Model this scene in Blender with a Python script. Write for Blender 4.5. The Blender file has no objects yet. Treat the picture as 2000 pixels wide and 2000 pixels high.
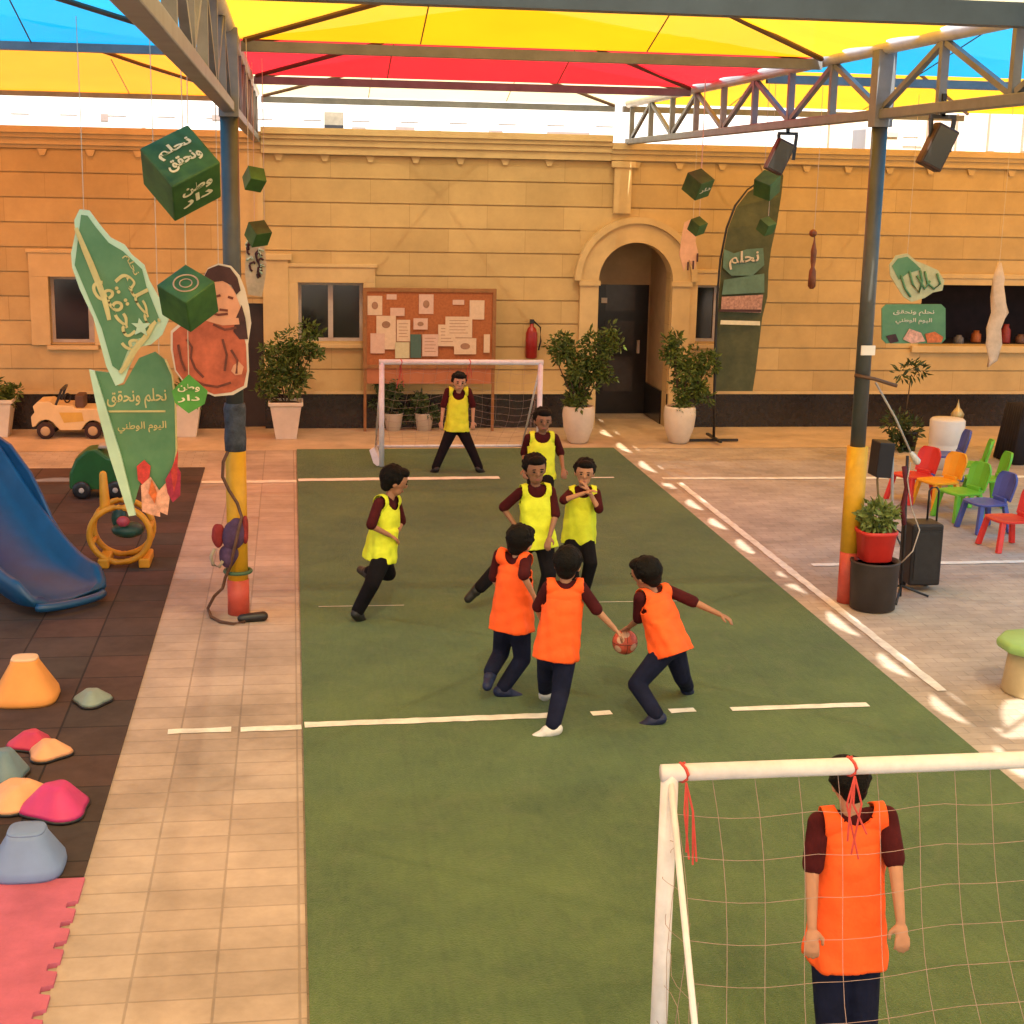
import bpy, bmesh, math, random
from mathutils import Vector, Matrix
from mathutils.geometry import tessellate_polygon
random.seed(7)
V = Vector
SC = bpy.context.scene
COL = SC.collection

# ------------------------------------------------------------------ camera
F, HH = 2950.0, 3.5
_roll, _pitch, _yaw = .02014, .21457, .14647
FW = V((math.sin(_yaw) * math.cos(_pitch), math.cos(_yaw) * math.cos(_pitch), -math.sin(_pitch)))
_rt = V((math.cos(_yaw), -math.sin(_yaw), 0)); _up = _rt.cross(FW)
RT = _rt * math.cos(_roll) + _up * math.sin(_roll)
UP = -_rt * math.sin(_roll) + _up * math.cos(_roll)
CAM = V((0, 0, HH))
cam = bpy.data.cameras.new('camera'); co = bpy.data.objects.new('camera', cam); COL.objects.link(co)
m = Matrix.Identity(4)
for i in range(3):
    m[i][0], m[i][1], m[i][2], m[i][3] = RT[i], UP[i], -FW[i], CAM[i]
co.matrix_world = m
cam.sensor_width = 36; cam.lens = 36 * F / 2000; cam.clip_end = 400; cam.clip_start = .05
SC.camera = co
# ------------------------------------------------------------------ light
SUN = V((.035, -.62, .80)).normalized()
w = bpy.data.worlds.new('World'); SC.world = w; w.use_nodes = True
nt = w.node_tree; nt.nodes.clear()
sky = nt.nodes.new('ShaderNodeTexSky'); sky.sky_type = 'NISHITA'; sky.sun_disc = False
sky.sun_elevation = math.asin(SUN.z); sky.sun_rotation = math.radians(180); sky.dust_density = 3
bg = nt.nodes.new('ShaderNodeBackground'); bg.inputs[1].default_value = .15
wo = nt.nodes.new('ShaderNodeOutputWorld')
nt.links.new(sky.outputs[0], bg.inputs[0]); nt.links.new(bg.outputs[0], wo.inputs[0])
sl = bpy.data.lights.new('sun', 'SUN'); sl.energy = 4.5; sl.angle = math.radians(.6); sl.color = (1, .93, .80)
so = bpy.data.objects.new('sun', sl); COL.objects.link(so)
so.rotation_euler = SUN.to_track_quat('Z', 'Y').to_euler(); so.location = (0, 0, 30)
SC.view_settings.view_transform = 'Standard'; SC.view_settings.look = 'None'
SC.view_settings.exposure = 1.38; SC.view_settings.gamma = 1
SC.cycles.max_bounces = 8; SC.cycles.diffuse_bounces = 4; SC.cycles.transparent_max_bounces = 10
SC.cycles.use_denoising = True; SC.cycles.sample_clamp_indirect = 6

# ------------------------------------------------------------------ photo measuring helpers (1932-px readings of the photograph)
K = 2000 / 1932
def ray(px, py): return FW * F + RT * (px * K - 1000) + UP * (1000 - py * K)
def gz(px, py, z=0.):
    v = ray(px, py); return CAM + v * ((z - HH) / v.z)
def gy(px, py, y):
    v = ray(px, py); return CAM + v * (y / v.y)

# ------------------------------------------------------------------ materials
MATS = {}
def mat(name, col, rough=.6, var=.12, scale=6., metal=0., bump=0., bscale=60., spec=.4, col2=None, emit=None, coat=0.):
    if name in MATS: return MATS[name]
    m = bpy.data.materials.new(name); m.use_nodes = True
    n = m.node_tree.nodes; l = m.node_tree.links; b = n['Principled BSDF']
    tc = n.new('ShaderNodeTexCoord'); no = n.new('ShaderNodeTexNoise'); no.inputs['Scale'].default_value = scale
    no.inputs['Detail'].default_value = 6; no.inputs['Roughness'].default_value = .65
    l.new(tc.outputs['Object'], no.inputs['Vector'])
    r = n.new('ShaderNodeValToRGB')
    c2 = col2 or [min(1, c * (1 + var)) for c in col]
    c1 = col if col2 else [c * (1 - var) for c in col]
    r.color_ramp.elements[0].position = .32; r.color_ramp.elements[1].position = .68
    r.color_ramp.elements[0].color = (*c1, 1); r.color_ramp.elements[1].color = (*c2, 1)
    l.new(no.outputs['Fac'], r.inputs[0]); l.new(r.outputs[0], b.inputs['Base Color'])
    b.inputs['Roughness'].default_value = rough; b.inputs['Metallic'].default_value = metal
    b.inputs['Specular IOR Level'].default_value = spec
    if coat: b.inputs['Coat Weight'].default_value = coat
    if bump:
        n2 = n.new('ShaderNodeTexNoise'); n2.inputs['Scale'].default_value = bscale; n2.inputs['Detail'].default_value = 4
        l.new(tc.outputs['Object'], n2.inputs['Vector'])
        bp = n.new('ShaderNodeBump'); bp.inputs['Strength'].default_value = bump; bp.inputs['Distance'].default_value = .01
        l.new(n2.outputs['Fac'], bp.inputs['Height']); l.new(bp.outputs[0], b.inputs['Normal'])
    MATS[name] = m
    return m

def brickmat(name, c1, c2, mortar, bw, bh, msize=.01, off=.5, rough=.8, axes='xy', bump=.5, stain=.25, rot=0.):
    m = bpy.data.materials.new(name); m.use_nodes = True
    n = m.node_tree.nodes; l = m.node_tree.links; b = n['Principled BSDF']
    tc = n.new('ShaderNodeTexCoord'); mp = n.new('ShaderNodeMapping')
    if axes == 'xz': mp.inputs['Rotation'].default_value = (math.radians(-90), 0, 0); mp.inputs['Location'].default_value = (0, -.183, 0)
    else: mp.inputs['Rotation'].default_value = (0, 0, rot)
    l.new(tc.outputs['Object'], mp.inputs[0])
    br = n.new('ShaderNodeTexBrick'); br.offset = off; br.inputs['Scale'].default_value = 1
    br.inputs['Brick Width'].default_value = bw; br.inputs['Row Height'].default_value = bh
    br.inputs['Mortar Size'].default_value = msize; br.inputs['Mortar Smooth'].default_value = .6
    br.inputs['Color1'].default_value = (*c1, 1); br.inputs['Color2'].default_value = (*c2, 1); br.inputs['Mortar'].default_value = (*mortar, 1)
    l.new(mp.outputs[0], br.inputs['Vector'])
    no = n.new('ShaderNodeTexNoise'); no.inputs['Scale'].default_value = .9; no.inputs['Detail'].default_value = 9; no.inputs['Roughness'].default_value = .72
    l.new(tc.outputs['Object'], no.inputs['Vector'])
    rp = n.new('ShaderNodeMapRange'); rp.inputs['From Min'].default_value = .3; rp.inputs['From Max'].default_value = .7
    rp.inputs['To Min'].default_value = 1 - stain; rp.inputs['To Max'].default_value = 1 + stain * .4
    l.new(no.outputs['Fac'], rp.inputs[0])
    mx = n.new('ShaderNodeVectorMath'); mx.operation = 'SCALE'
    l.new(br.outputs['Color'], mx.inputs[0]); l.new(rp.outputs[0], mx.inputs['Scale'])
    l.new(mx.outputs[0], b.inputs['Base Color']); b.inputs['Roughness'].default_value = rough
    b.inputs['Specular IOR Level'].default_value = .3
    bp = n.new('ShaderNodeBump'); bp.inputs['Strength'].default_value = bump; bp.inputs['Distance'].default_value = .006; bp.invert = True
    l.new(br.outputs['Fac'], bp.inputs['Height']); l.new(bp.outputs[0], b.inputs['Normal'])
    MATS[name] = m
    return m

def fabric(name, col, tr=.55, direct=.07):
    """shade cloth: lets light through (diffusing it) with a small open-weave part"""
    m = bpy.data.materials.new(name); m.use_nodes = True
    n = m.node_tree.nodes; l = m.node_tree.links; n.clear()
    out = n.new('ShaderNodeOutputMaterial'); d = n.new('ShaderNodeBsdfDiffuse'); t = n.new('ShaderNodeBsdfTranslucent')
    tp = n.new('ShaderNodeBsdfTransparent'); m1 = n.new('ShaderNodeMixShader'); m2 = n.new('ShaderNodeMixShader')
    tc = n.new('ShaderNodeTexCoord'); no = n.new('ShaderNodeTexNoise'); no.inputs['Scale'].default_value = .7; no.inputs['Detail'].default_value = 5
    l.new(tc.outputs['Object'], no.inputs['Vector'])
    r = n.new('ShaderNodeValToRGB'); r.color_ramp.elements[0].position = .3; r.color_ramp.elements[1].position = .7
    r.color_ramp.elements[0].color = (*[c * .84 for c in col], 1); r.color_ramp.elements[1].color = (*col, 1)
    l.new(no.outputs['Fac'], r.inputs[0])
    l.new(r.outputs[0], t.inputs[0]); l.new(r.outputs[0], d.inputs[0])
    tp.inputs[0].default_value = (*[min(1, c * .6 + .4) for c in col], 1)
    m1.inputs[0].default_value = tr; m2.inputs[0].default_value = direct
    l.new(d.outputs[0], m1.inputs[1]); l.new(t.outputs[0], m1.inputs[2])
    l.new(m1.outputs[0], m2.inputs[1]); l.new(tp.outputs[0], m2.inputs[2]); l.new(m2.outputs[0], out.inputs[0])
    MATS[name] = m
    return m

# ------------------------------------------------------------------ mesh helper
class MB:
    def __init__(s): s.v = []; s.f = []; s.smooth = False
    def add(s, vs, fs):
        o = len(s.v); s.v += [V(p) for p in vs]; s.f += [[i + o for i in f] for f in fs]; return s
    def box(s, a, b, rot=None, piv=None):
        x0, y0, z0 = a; x1, y1, z1 = b
        vs = [V(p) for p in ((x0, y0, z0), (x1, y0, z0), (x1, y1, z0), (x0, y1, z0), (x0, y0, z1), (x1, y0, z1), (x1, y1, z1), (x0, y1, z1))]
        if rot is not None:
            c = V(piv) if piv is not None else (V(a) + V(b)) / 2
            vs = [rot @ (p - c) + c for p in vs]
        return s.add(vs, [(0, 3, 2, 1), (4, 5, 6, 7), (0, 1, 5, 4), (1, 2, 6, 5), (2, 3, 7, 6), (3, 0, 4, 7)])
    def rings(s, rs, cap=True, close=False):
        o = len(s.v); n = len(rs[0])
        for r in rs: s.v += [V(p) for p in r]
        k = len(rs)
        for i in range(k - (0 if close else 1)):
            for j in range(n):
                a = o + i * n + j; b = o + i * n + (j + 1) % n; i2 = (i + 1) % k
                s.f.append([a, b, o + i2 * n + (j + 1) % n, o + i2 * n + j])
        if cap and not close:
            s.f.append([o + j for j in range(n)][::-1]); s.f.append([o + (k - 1) * n + j for j in range(n)])
        return s
    def tube(s, pts, r, n=8, close=False):
        pts = [V(p) for p in pts]; rs = []; N = len(pts)
        ref = None
        for i, p in enumerate(pts):
            if close: d = pts[(i + 1) % N] - pts[i - 1]
            else: d = pts[min(i + 1, N - 1)] - pts[max(i - 1, 0)]
            d.normalize()
            if ref is None: ref = V((0, 0, 1)) if abs(d.z) < .9 else V((1, 0, 0))
            a = d.cross(ref)
            if a.length < 1e-4: a = d.cross(V((0, 1, 0)))
            a.normalize(); b = a.cross(d); ref = b.copy() if False else ref
            q = r[i] if isinstance(r, (list, tuple)) else r
            rs.append([p + (a * math.cos(2 * math.pi * j / n) + b * math.sin(2 * math.pi * j / n)) * q for j in range(n)])
        return s.rings(rs, close=close)
    def beam(s, p, q, wx, wz):
        """rectangular bar between two points"""
        p, q = V(p), V(q); d = (q - p).normalized()
        a = d.cross(V((0, 0, 1)))
        if a.length < 1e-3: a = V((1, 0, 0))
        a.normalize(); b = a.cross(d)
        return s.rings([[c + a * x * wx / 2 + b * z * wz / 2 for x, z in ((-1, -1), (1, -1), (1, 1), (-1, 1))] for c in (p, q)])
    def lathe(s, prof, c=(0, 0, 0), n=24, cap=True):
        c = V(c)
        return s.rings([[c + V((r * math.cos(2 * math.pi * j / n), r * math.sin(2 * math.pi * j / n), z)) for j in range(n)] for r, z in prof], cap=cap)
    def ell(s, c, rx, ry, rz, ax=None, n=12, m=8):
        c = V(c); X, Y, Z = ax or (V((1, 0, 0)), V((0, 1, 0)), V((0, 0, 1)))
        rs = []
        for i in range(m + 1):
            t = math.pi * (i + .001) / (m + .002)
            rs.append([c + X * rx * math.sin(t) * math.cos(2 * math.pi * j / n) + Y * ry * math.sin(t) * math.sin(2 * math.pi * j / n) - Z * rz * math.cos(t) for j in range(n)])
        return s.rings(rs)
    def cap(s, p, r0, q, r1, n=10):
        """tapered capsule"""
        p, q = V(p), V(q); d = q - p; L = d.length
        if L < 1e-5: return s.ell(p, r0, r0, r0)
        d /= L; a = d.cross(V((0, 0, 1)))
        if a.length < .05: a = d.cross(V((0, 1, 0)))
        a.normalize(); b = a.cross(d); prof = []
        for i in range(4): t = (i + .05) / 4 * math.pi / 2; prof.append((-r0 * math.cos(t), r0 * math.sin(t)))
        prof += [(0, r0), (L, r1)]
        for i in range(3, -1, -1): t = (i + .05) / 4 * math.pi / 2; prof.append((L + r1 * math.cos(t), r1 * math.sin(t)))
        return s.rings([[p + d * z + (a * math.cos(2 * math.pi * j / n) + b * math.sin(2 * math.pi * j / n)) * r for j in range(n)] for z, r in prof])
    def prism(s, poly, th):
        """planar polygon (3-D points) extruded by vector th"""
        poly = [V(p) for p in poly]; n = len(poly); th = V(th)
        tri = tessellate_polygon([poly])
        o = len(s.v); s.v += poly + [p + th for p in poly]
        for t in tri: s.f.append([o + i for i in t]); s.f.append([o + n + i for i in t][::-1])
        for i in range(n): j = (i + 1) % n; s.f.append([o + i, o + j, o + n + j, o + n + i])
        return s
    def leaves(s, c, r, n, size, asp=.4):
        c = V(c); r = V(r) if hasattr(r, '__len__') else V((r, r, r))
        for _ in range(n):
            d = V((random.gauss(0, 1), random.gauss(0, 1), random.gauss(0, 1))); d.normalize()
            q = random.random() ** .45
            p = c + V((d.x * r.x, d.y * r.y, d.z * r.z)) * q
            a = (d + V((random.uniform(-1, 1), random.uniform(-1, 1), random.uniform(-.9, .6)))).normalized()
            b = a.cross(V((random.uniform(-1, 1), random.uniform(-1, 1), random.uniform(-1, 1)))).normalized()
            u = a.cross(b); L = size * random.uniform(.6, 1.3); W = L * asp
            s.add([p, p + a * L * .5 + b * W * .5 + u * L * .06, p + a * L - u * L * .1, p + a * L * .5 - b * W * .5 + u * L * .06], [(0, 1, 2), (0, 2, 3)])
        return s
    def mesh(s, name, loc=V((0, 0, 0))):
        me = bpy.data.meshes.new(name); me.from_pydata([p - loc for p in s.v], [], s.f); me.update()
        bm = bmesh.new(); bm.from_mesh(me); bmesh.ops.recalc_face_normals(bm, faces=bm.faces); bm.to_mesh(me); bm.free()
        if s.smooth:
            for p in me.polygons: p.use_smooth = True
        return me

def sm(mb): mb.smooth = True; return mb
def tag(o, label, cat, group=None):
    if label: o['label'] = label
    if cat: o['category'] = cat
    if group: o['group'] = group
    return o
def wloc(o):
    return V(o['_l']) if '_l' in o else V((0, 0, 0))
ORIG = {}
def thing(name, label, cat, loc, group=None):
    o = bpy.data.objects.new(name, None); o.empty_display_size = .1; COL.objects.link(o); o.location = V(loc)
    ORIG[o.name] = V(loc); return tag(o, label, cat, group)
def part(name, mb, m, parent, label=None, bevel=0):
    loc = ORIG[parent.name]
    me = mb.mesh(name, loc) if isinstance(mb, MB) else mb
    o = bpy.data.objects.new(name, me); COL.objects.link(o); o.parent = parent; ORIG[o.name] = loc
    me.materials.append(m)
    if label: o['label'] = label
    if bevel:
        b = o.modifiers.new('b', 'BEVEL'); b.width = bevel; b.segments = 2; b.limit_method = 'ANGLE'
    return o
def solo(name, mb, m, label, cat, group=None, bevel=0):
    c = V((sum(p.x for p in mb.v) / len(mb.v), sum(p.y for p in mb.v) / len(mb.v), min(p.z for p in mb.v)))
    o = bpy.data.objects.new(name, mb.mesh(name, c)); o.location = c; COL.objects.link(o); ORIG[o.name] = c
    o.data.materials.append(m)
    if bevel:
        b = o.modifiers.new('b', 'BEVEL'); b.width = bevel; b.segments = 2; b.limit_method = 'ANGLE'
    return tag(o, label, cat, group)
def structure(name, mb, m):
    o = bpy.data.objects.new(name, mb.mesh(name)); COL.objects.link(o); o.data.materials.append(m); o['kind'] = 'structure'; return o
def dup(root, loc, rotz=0, label=None, group=None, scale=1, mats=None):
    r = root.copy(); COL.objects.link(r); r.location = V(loc); r.rotation_euler = (0, 0, rotz); r.scale = scale if isinstance(scale, tuple) else (scale,) * 3
    if label: r['label'] = label
    if group: r['group'] = group
    def rec(a, b):
        for ch in list(a.children):
            c = ch.copy(); COL.objects.link(c); c.parent = b
            if mats and c.data:
                c.data = c.data.copy(); c.data.materials.clear(); c.data.materials.append(mats)
            rec(ch, c)
    rec(root, r)
    return r
def sheet(pts, z):
    return MB().add([(x, y, z) for x, y in pts], [list(range(len(pts)))])

# Arabic lettering from presentation forms
AR = {'ا': (0xFE8D, 2), 'ن': (0xFEE5, 4), 'ح': (0xFEA1, 4), 'ل': (0xFEDD, 4), 'م': (0xFEE1, 4), 'و': (0xFEED, 2), 'ق': (0xFED5, 4), 'ي': (0xFEF1, 4),
      'ط': (0xFEC1, 4), 'س': (0xFEB1, 4), 'ع': (0xFEC9, 4), 'د': (0xFEA9, 2), 'ر': (0xFEAD, 2), 'ه': (0xFEE9, 4), 'ب': (0xFE8F, 4), 'ز': (0xFEAF, 2), 'ت': (0xFE95, 4)}
def shape_ar(t):
    out = []
    for i, c in enumerate(t):
        if c not in AR: out.append(c); continue
        base, n = AR[c]
        prev = i > 0 and t[i - 1] in AR and AR[t[i - 1]][1] == 4
        nxt = i < len(t) - 1 and t[i + 1] in AR and n == 4
        k = (3 if prev else 2) if nxt else (1 if prev else 0)
        out.append(chr(base + k))
    return ''.join(reversed(out))
def text_mesh(txt, origin, right, up, height, extr=.004, ar=True, width=None, bold=0.):
    c = bpy.data.curves.new('t', 'FONT'); c.body = shape_ar(txt) if ar else txt
    c.align_x = 'CENTER'; c.align_y = 'CENTER'; c.extrude = .02; c.resolution_u = 4; c.offset = bold
    o = bpy.data.objects.new('t', c); COL.objects.link(o); bpy.context.view_layer.update()
    me = bpy.data.meshes.new_from_object(o.evaluated_get(bpy.context.evaluated_depsgraph_get()))
    vs = [v.co.copy() for v in me.vertices]; fs = [list(p.vertices) for p in me.polygons]
    bpy.data.objects.remove(o)
    mb = MB()
    if not vs: return mb
    x0, x1 = min(p.x for p in vs), max(p.x for p in vs); y0, y1 = min(p.y for p in vs), max(p.y for p in vs)
    sy = height / (y1 - y0); sx = width / (x1 - x0) if width else sy
    R, U = V(right).normalized(), V(up).normalized(); N = R.cross(U)
    mb.add([V(origin) + R * (p.x - (x0 + x1) / 2) * sx + U * (p.y - (y0 + y1) / 2) * sy + N * (p.z / .02 * extr) for p in vs], fs)
    return mb

# ================================================================== SETTING
STONE = brickmat('limestone', (.54, .375, .165), (.47, .32, .135), (.38, .255, .105), 1.1, .333, .005, .5, .75, 'xz', .2, .24)
TRIM = mat('limestone_trim', (.53, .375, .175), .7, .10, 3)
PLINTH = mat('dark_granite', (.016, .013, .013), .22, .3, 14, spec=.5)
PAVE = brickmat('interlocking_pavers', (.47, .39, .31), (.40, .33, .265), (.33, .27, .215), .21, .105, .005, .5, .85, 'xy', .35, .42)
PATHM = brickmat('path_pavers', (.48, .38, .30), (.405, .32, .255), (.33, .26, .205), .37, .21, .008, .0, .85, 'xy', .4, .40)
RUB = brickmat('rubber_tiles', (.095, .050, .038), (.055, .045, .038), (.022, .017, .015), .5, .5, .009, .0, .92, 'xy', .5, .6)
LINE = mat('white_line_paint', (.72, .70, .62), .7, .18, 9)
structure('ground', sheet([(-80, -40), (80, -40), (80, 120), (-80, 120)], 0), PAVE)
structure('plaza', sheet([(-14, 19.8), (22, 19.8), (22, 22.4), (-14, 22.4)], .004), mat('plaza_tiles', (.47, .35, .23), .6, .2, 2.2, bump=.2))
structure('path', sheet([(-1.08, -2), (.03, -2), (.03, 19.79), (-1.08, 19.79)], .008), PATHM)
# turf
tm = bpy.data.materials.new('artificial_turf'); tm.use_nodes = True
n_, l_ = tm.node_tree.nodes, tm.node_tree.links; b_ = n_['Principled BSDF']
tc_ = n_.new('ShaderNodeTexCoord'); na = n_.new('ShaderNodeTexNoise'); na.inputs['Scale'].default_value = .8; na.inputs['Detail'].default_value = 7; na.inputs['Roughness'].default_value = .7
nb = n_.new('ShaderNodeTexNoise'); nb.inputs['Scale'].default_value = 120; nb.inputs['Detail'].default_value = 3
ad = n_.new('ShaderNodeMath'); ad.operation = 'MULTIPLY_ADD'; ad.inputs[1].default_value = .45
l_.new(tc_.outputs['Object'], na.inputs['Vector']); l_.new(tc_.outputs['Object'], nb.inputs['Vector'])
l_.new(nb.outputs['Fac'], ad.inputs[0]); l_.new(na.outputs['Fac'], ad.inputs[2])
rr = n_.new('ShaderNodeValToRGB'); rr.color_ramp.elements[0].position = .5; rr.color_ramp.elements[1].position = .95
rr.color_ramp.elements[0].color = (.034, .076, .022, 1); rr.color_ramp.elements[1].color = (.098, .158, .042, 1)
mpn = n_.new('ShaderNodeMapping'); mpn.inputs['Scale'].default_value = (9, 1.6, 1); nz = n_.new('ShaderNodeTexNoise'); nz.inputs['Scale'].default_value = 3.5; nz.inputs['Detail'].default_value = 6
l_.new(tc_.outputs['Object'], mpn.inputs[0]); l_.new(mpn.outputs[0], nz.inputs['Vector'])
a2_ = n_.new('ShaderNodeMath'); a2_.operation = 'MULTIPLY_ADD'; a2_.inputs[1].default_value = .30; l_.new(nz.outputs['Fac'], a2_.inputs[0]); l_.new(ad.outputs[0], a2_.inputs[2])
a3_ = n_.new('ShaderNodeMath'); a3_.operation = 'SUBTRACT'; a3_.inputs[1].default_value = .13; l_.new(a2_.outputs[0], a3_.inputs[0]); l_.new(a3_.outputs[0], rr.inputs[0])
nw = n_.new('ShaderNodeTexNoise'); nw.inputs['Scale'].default_value = 3.4; nw.inputs['Detail'].default_value = 10; nw.inputs['Roughness'].default_value = .75; nw.inputs['Distortion'].default_value = .6
l_.new(tc_.outputs['Object'], nw.inputs['Vector'])
rw = n_.new('ShaderNodeMapRange'); rw.inputs['From Min'].default_value = .52; rw.inputs['From Max'].default_value = .78; rw.inputs['To Max'].default_value = .38; l_.new(nw.outputs['Fac'], rw.inputs[0])
mw = n_.new('ShaderNodeMixRGB'); mw.inputs[2].default_value = (.16, .17, .080, 1); l_.new(rw.outputs[0], mw.inputs[0]); l_.new(rr.outputs[0], mw.inputs[1])
wv = n_.new('ShaderNodeTexWave'); wv.bands_direction = 'X'; wv.inputs['Scale'].default_value = .235; wv.inputs['Distortion'].default_value = .15; l_.new(tc_.outputs['Object'], wv.inputs['Vector'])
rs_ = n_.new('ShaderNodeMapRange'); rs_.inputs['From Min'].default_value = .9985; rs_.inputs['From Max'].default_value = 1.0; rs_.inputs['To Max'].default_value = .10; l_.new(wv.outputs['Fac'], rs_.inputs[0])
ms_ = n_.new('ShaderNodeMixRGB'); ms_.inputs[2].default_value = (.02, .03, .012, 1); l_.new(rs_.outputs[0], ms_.inputs[0]); l_.new(mw.outputs[0], ms_.inputs[1]); l_.new(ms_.outputs[0], b_.inputs['Base Color']); b_.inputs['Roughness'].default_value = .95
b_.inputs['Specular IOR Level'].default_value = .1; b_.inputs['Sheen Weight'].default_value = .15
bp_ = n_.new('ShaderNodeBump'); bp_.inputs['Strength'].default_value = .7; bp_.inputs['Distance'].default_value = .02
l_.new(nb.outputs['Fac'], bp_.inputs['Height']); l_.new(bp_.outputs[0], b_.inputs['Normal'])
structure('turf', MB().box((.04, -2, -.02), (4.29, 19.78, .022)), tm)
structure('rubber_floor', MB().box((-12, 7.33, -.02), (-1.08, 18.55, .02)), RUB)
# pink rubber mat edge with jigsaw teeth
pm = MB(); poly = [(-12, 1.5, .024), (-1.07, 1.5, .024)]
y = 1.5
while y < 7.1:
    for dx, dy in ((0, .06), (.05, .075), (.05, .13), (0, .145)): poly.append((-1.07 - dx, y + dy, .024))
    y += .2
poly += [(-1.07, 7.30, .024), (-12, 7.30, .024)]
pm.prism(poly, (0, 0, -.024)); structure('pink_rubber_floor', pm, mat('pink_rubber', (.42, .10, .16), .85, .15, 5, bump=.3))

# painted court lines (4 mm proud of what they lie on)
def line(name, x0, y0, x1, y1, wd, z):
    d = V((x1 - x0, y1 - y0, 0)).normalized(); n = V((-d.y, d.x, 0)) * wd / 2; a, b = V((x0, y0, z)), V((x1, y1, z))
    N = max(2, int((b - a).length / .08)); mb = MB(); L, Rr = [], []
    for i in range(N + 1):
        p = a.lerp(b, i / N); j = n * (1 + random.uniform(-.16, .10)); L.append(p + j); Rr.append(p - n * (1 + random.uniform(-.16, .10)))
    vs = L + Rr; mb.add(vs, [[i, i + 1, N + 2 + i, N + 1 + i] for i in range(N)])
    return structure(name, mb, LINE)
line('court_line', -1.07, 17.64, .03, 17.66, .15, .013)
line('court_line', .05, 17.66, 2.45, 17.72, .16, .027)
line('court_line', 3.5, 17.66, 3.85, 17.66, .06, .027)
line('court_line', 4.46, 17.68, 7.3, 17.60, .14, .006)
line('court_line', 7.4, 17.6, 12, 17.6, .14, .006)
for a, b in ((-.82, -.42), (-.36, .03)): line('court_line', a, 9.39, b, 9.40, .09, .013)
line('court_line', .05, 9.40, 1.68, 9.44, .10, .027)
for a, b in ((1.96, 2.10), (2.50, 2.68), (2.93, 3.91)): line('court_line', a, 9.45, b, 9.46, .085, .027)
line('court_line', .19, 12.2, .9, 12.19, .012, .027)
line('court_line', 2.4, 12.17, 3.3, 12.15, .010, .027)
line('court_line', 4.58, 9.75, 4.60, 17.4, .085, .006)
line('court_line', 4.87, 13.38, 12, 13.35, .10, .006)

# ------------------------------------------------------------------ school building (one thing)
YW = 21.65
def rects(x0, x1, z0, z1, ops):
    xs = sorted({x0, x1, *[min(max(v, x0), x1) for o in ops for v in (o[0], o[1])]}); zs = sorted({z0, z1, *[min(max(v, z0), z1) for o in ops for v in (o[2], o[3])]})
    out = []
    for j in range(len(zs) - 1):
        run = None
        for i in range(len(xs) - 1):
            cx, cz = (xs[i] + xs[i + 1]) / 2, (zs[j] + zs[j + 1]) / 2
            hole = any(o[0] < cx < o[1] and o[2] < cz < o[3] for o in ops)
            if not hole: run = (run[0], xs[i + 1]) if run else (xs[i], xs[i + 1])
            if hole or i == len(xs) - 2:
                if run: out.append((run[0], run[1], zs[j], zs[j + 1]))
                run = None
    return out
def wx(px, y=YW, py=600): return gy(px, py, y).x
def wz(px, py, y=YW): return gy(px, py, y).z
B = thing('school_building', 'single storey sand-coloured stone school building with arched doorway and dark granite base', 'building', (0, YW, 0))
# openings x0,x1,z0,z1
winC = (wx(563), wx(685), wz(620, 645), wz(620, 533))
winL = (wx(95), wx(178), wz(140, 648), wz(140, 522))
doorL = (wx(425), wx(498), .0, wz(470, 572))
archO = (wx(1120), wx(1262), 0., 3.02)
winR = (wx(1312), wx(1405), wz(1340, 646), wz(1340, 538))
winS = (wx(1735), wx(1735) + 4.2, wz(1850, 652), wz(1850, 538))
ops = [winC, winL, doorL, archO, winR, winS]
ZP, ZC = .50, 3.83
mb = MB()
for r in rects(-14, 22, 0, 4.0, ops): mb.box((r[0], YW, r[2]), (r[1], YW + .25, r[3]))
k = 0; z = .518
GR = [ZP] + [3.18 - .333 * i for i in range(7, -1, -1)] + [3.513, ZC]
for a, b in zip(GR[:-1], GR[1:]):
    if b - a < .05: continue
    for r in rects(-14, 22, a + .010, b - .010, ops):
        mb.box((r[0], YW - .022, r[2]), (r[1], YW + .001, r[3]))
part('wall', mb, STONE, B)
mb = MB()
for r in rects(-14, 22, 0, ZP, ops): mb.box((r[0], YW - .055, r[2]), (r[1], YW - .031, r[3]))
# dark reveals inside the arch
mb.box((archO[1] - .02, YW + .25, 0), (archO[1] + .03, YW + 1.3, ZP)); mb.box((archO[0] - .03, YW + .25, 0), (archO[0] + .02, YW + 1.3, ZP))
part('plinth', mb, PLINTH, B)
mb = MB()
for r in rects(-14, 22, ZP, ZP + .045, ops): mb.box((r[0], YW - .075, r[2] + .001), (r[1], YW - .032, r[3]))
part('plinth_sill', mb, TRIM, B)
# cornice: stepped mouldings, set proud in the middle bay
xm0, xm1 = wx(497), wx(1150, py=300)
mb = MB()
for x0, x1, dz, dy in ((-14, xm0 - .002, 0, 0), (xm0, xm1, .06, .06), (xm1 + .002, 22, -.04, 0)):
    for z0, z1, d in ((ZC, ZC + .05, .05), (ZC + .05, ZC + .14, .09), (ZC + .14, ZC + .20, .13), (ZC + .20, ZC + .29, .17)):
        mb.box((x0, YW - d - dy, z0 + dz + (0 if z0 > ZC else -dz)), (x1, YW + .25, z1 + dz))
part('cornice', mb, TRIM, B, bevel=.008)
x = -5.2
for i in range(26):
    mb = MB(); z = ZC - .005
    mb.prism([(x - .065, YW - .031, z), (x + .065, YW - .031, z), (x + .03, YW - .031, z - .085), (x - .03, YW - .031, z - .085)], (0, -.028, 0))
    if not (3.95 < x < 4.6): part('corbel', mb, TRIM, B)
    x += .63
mb = MB(); x0, x1 = wx(1157, py=330), wx(1190, py=330)
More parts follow.
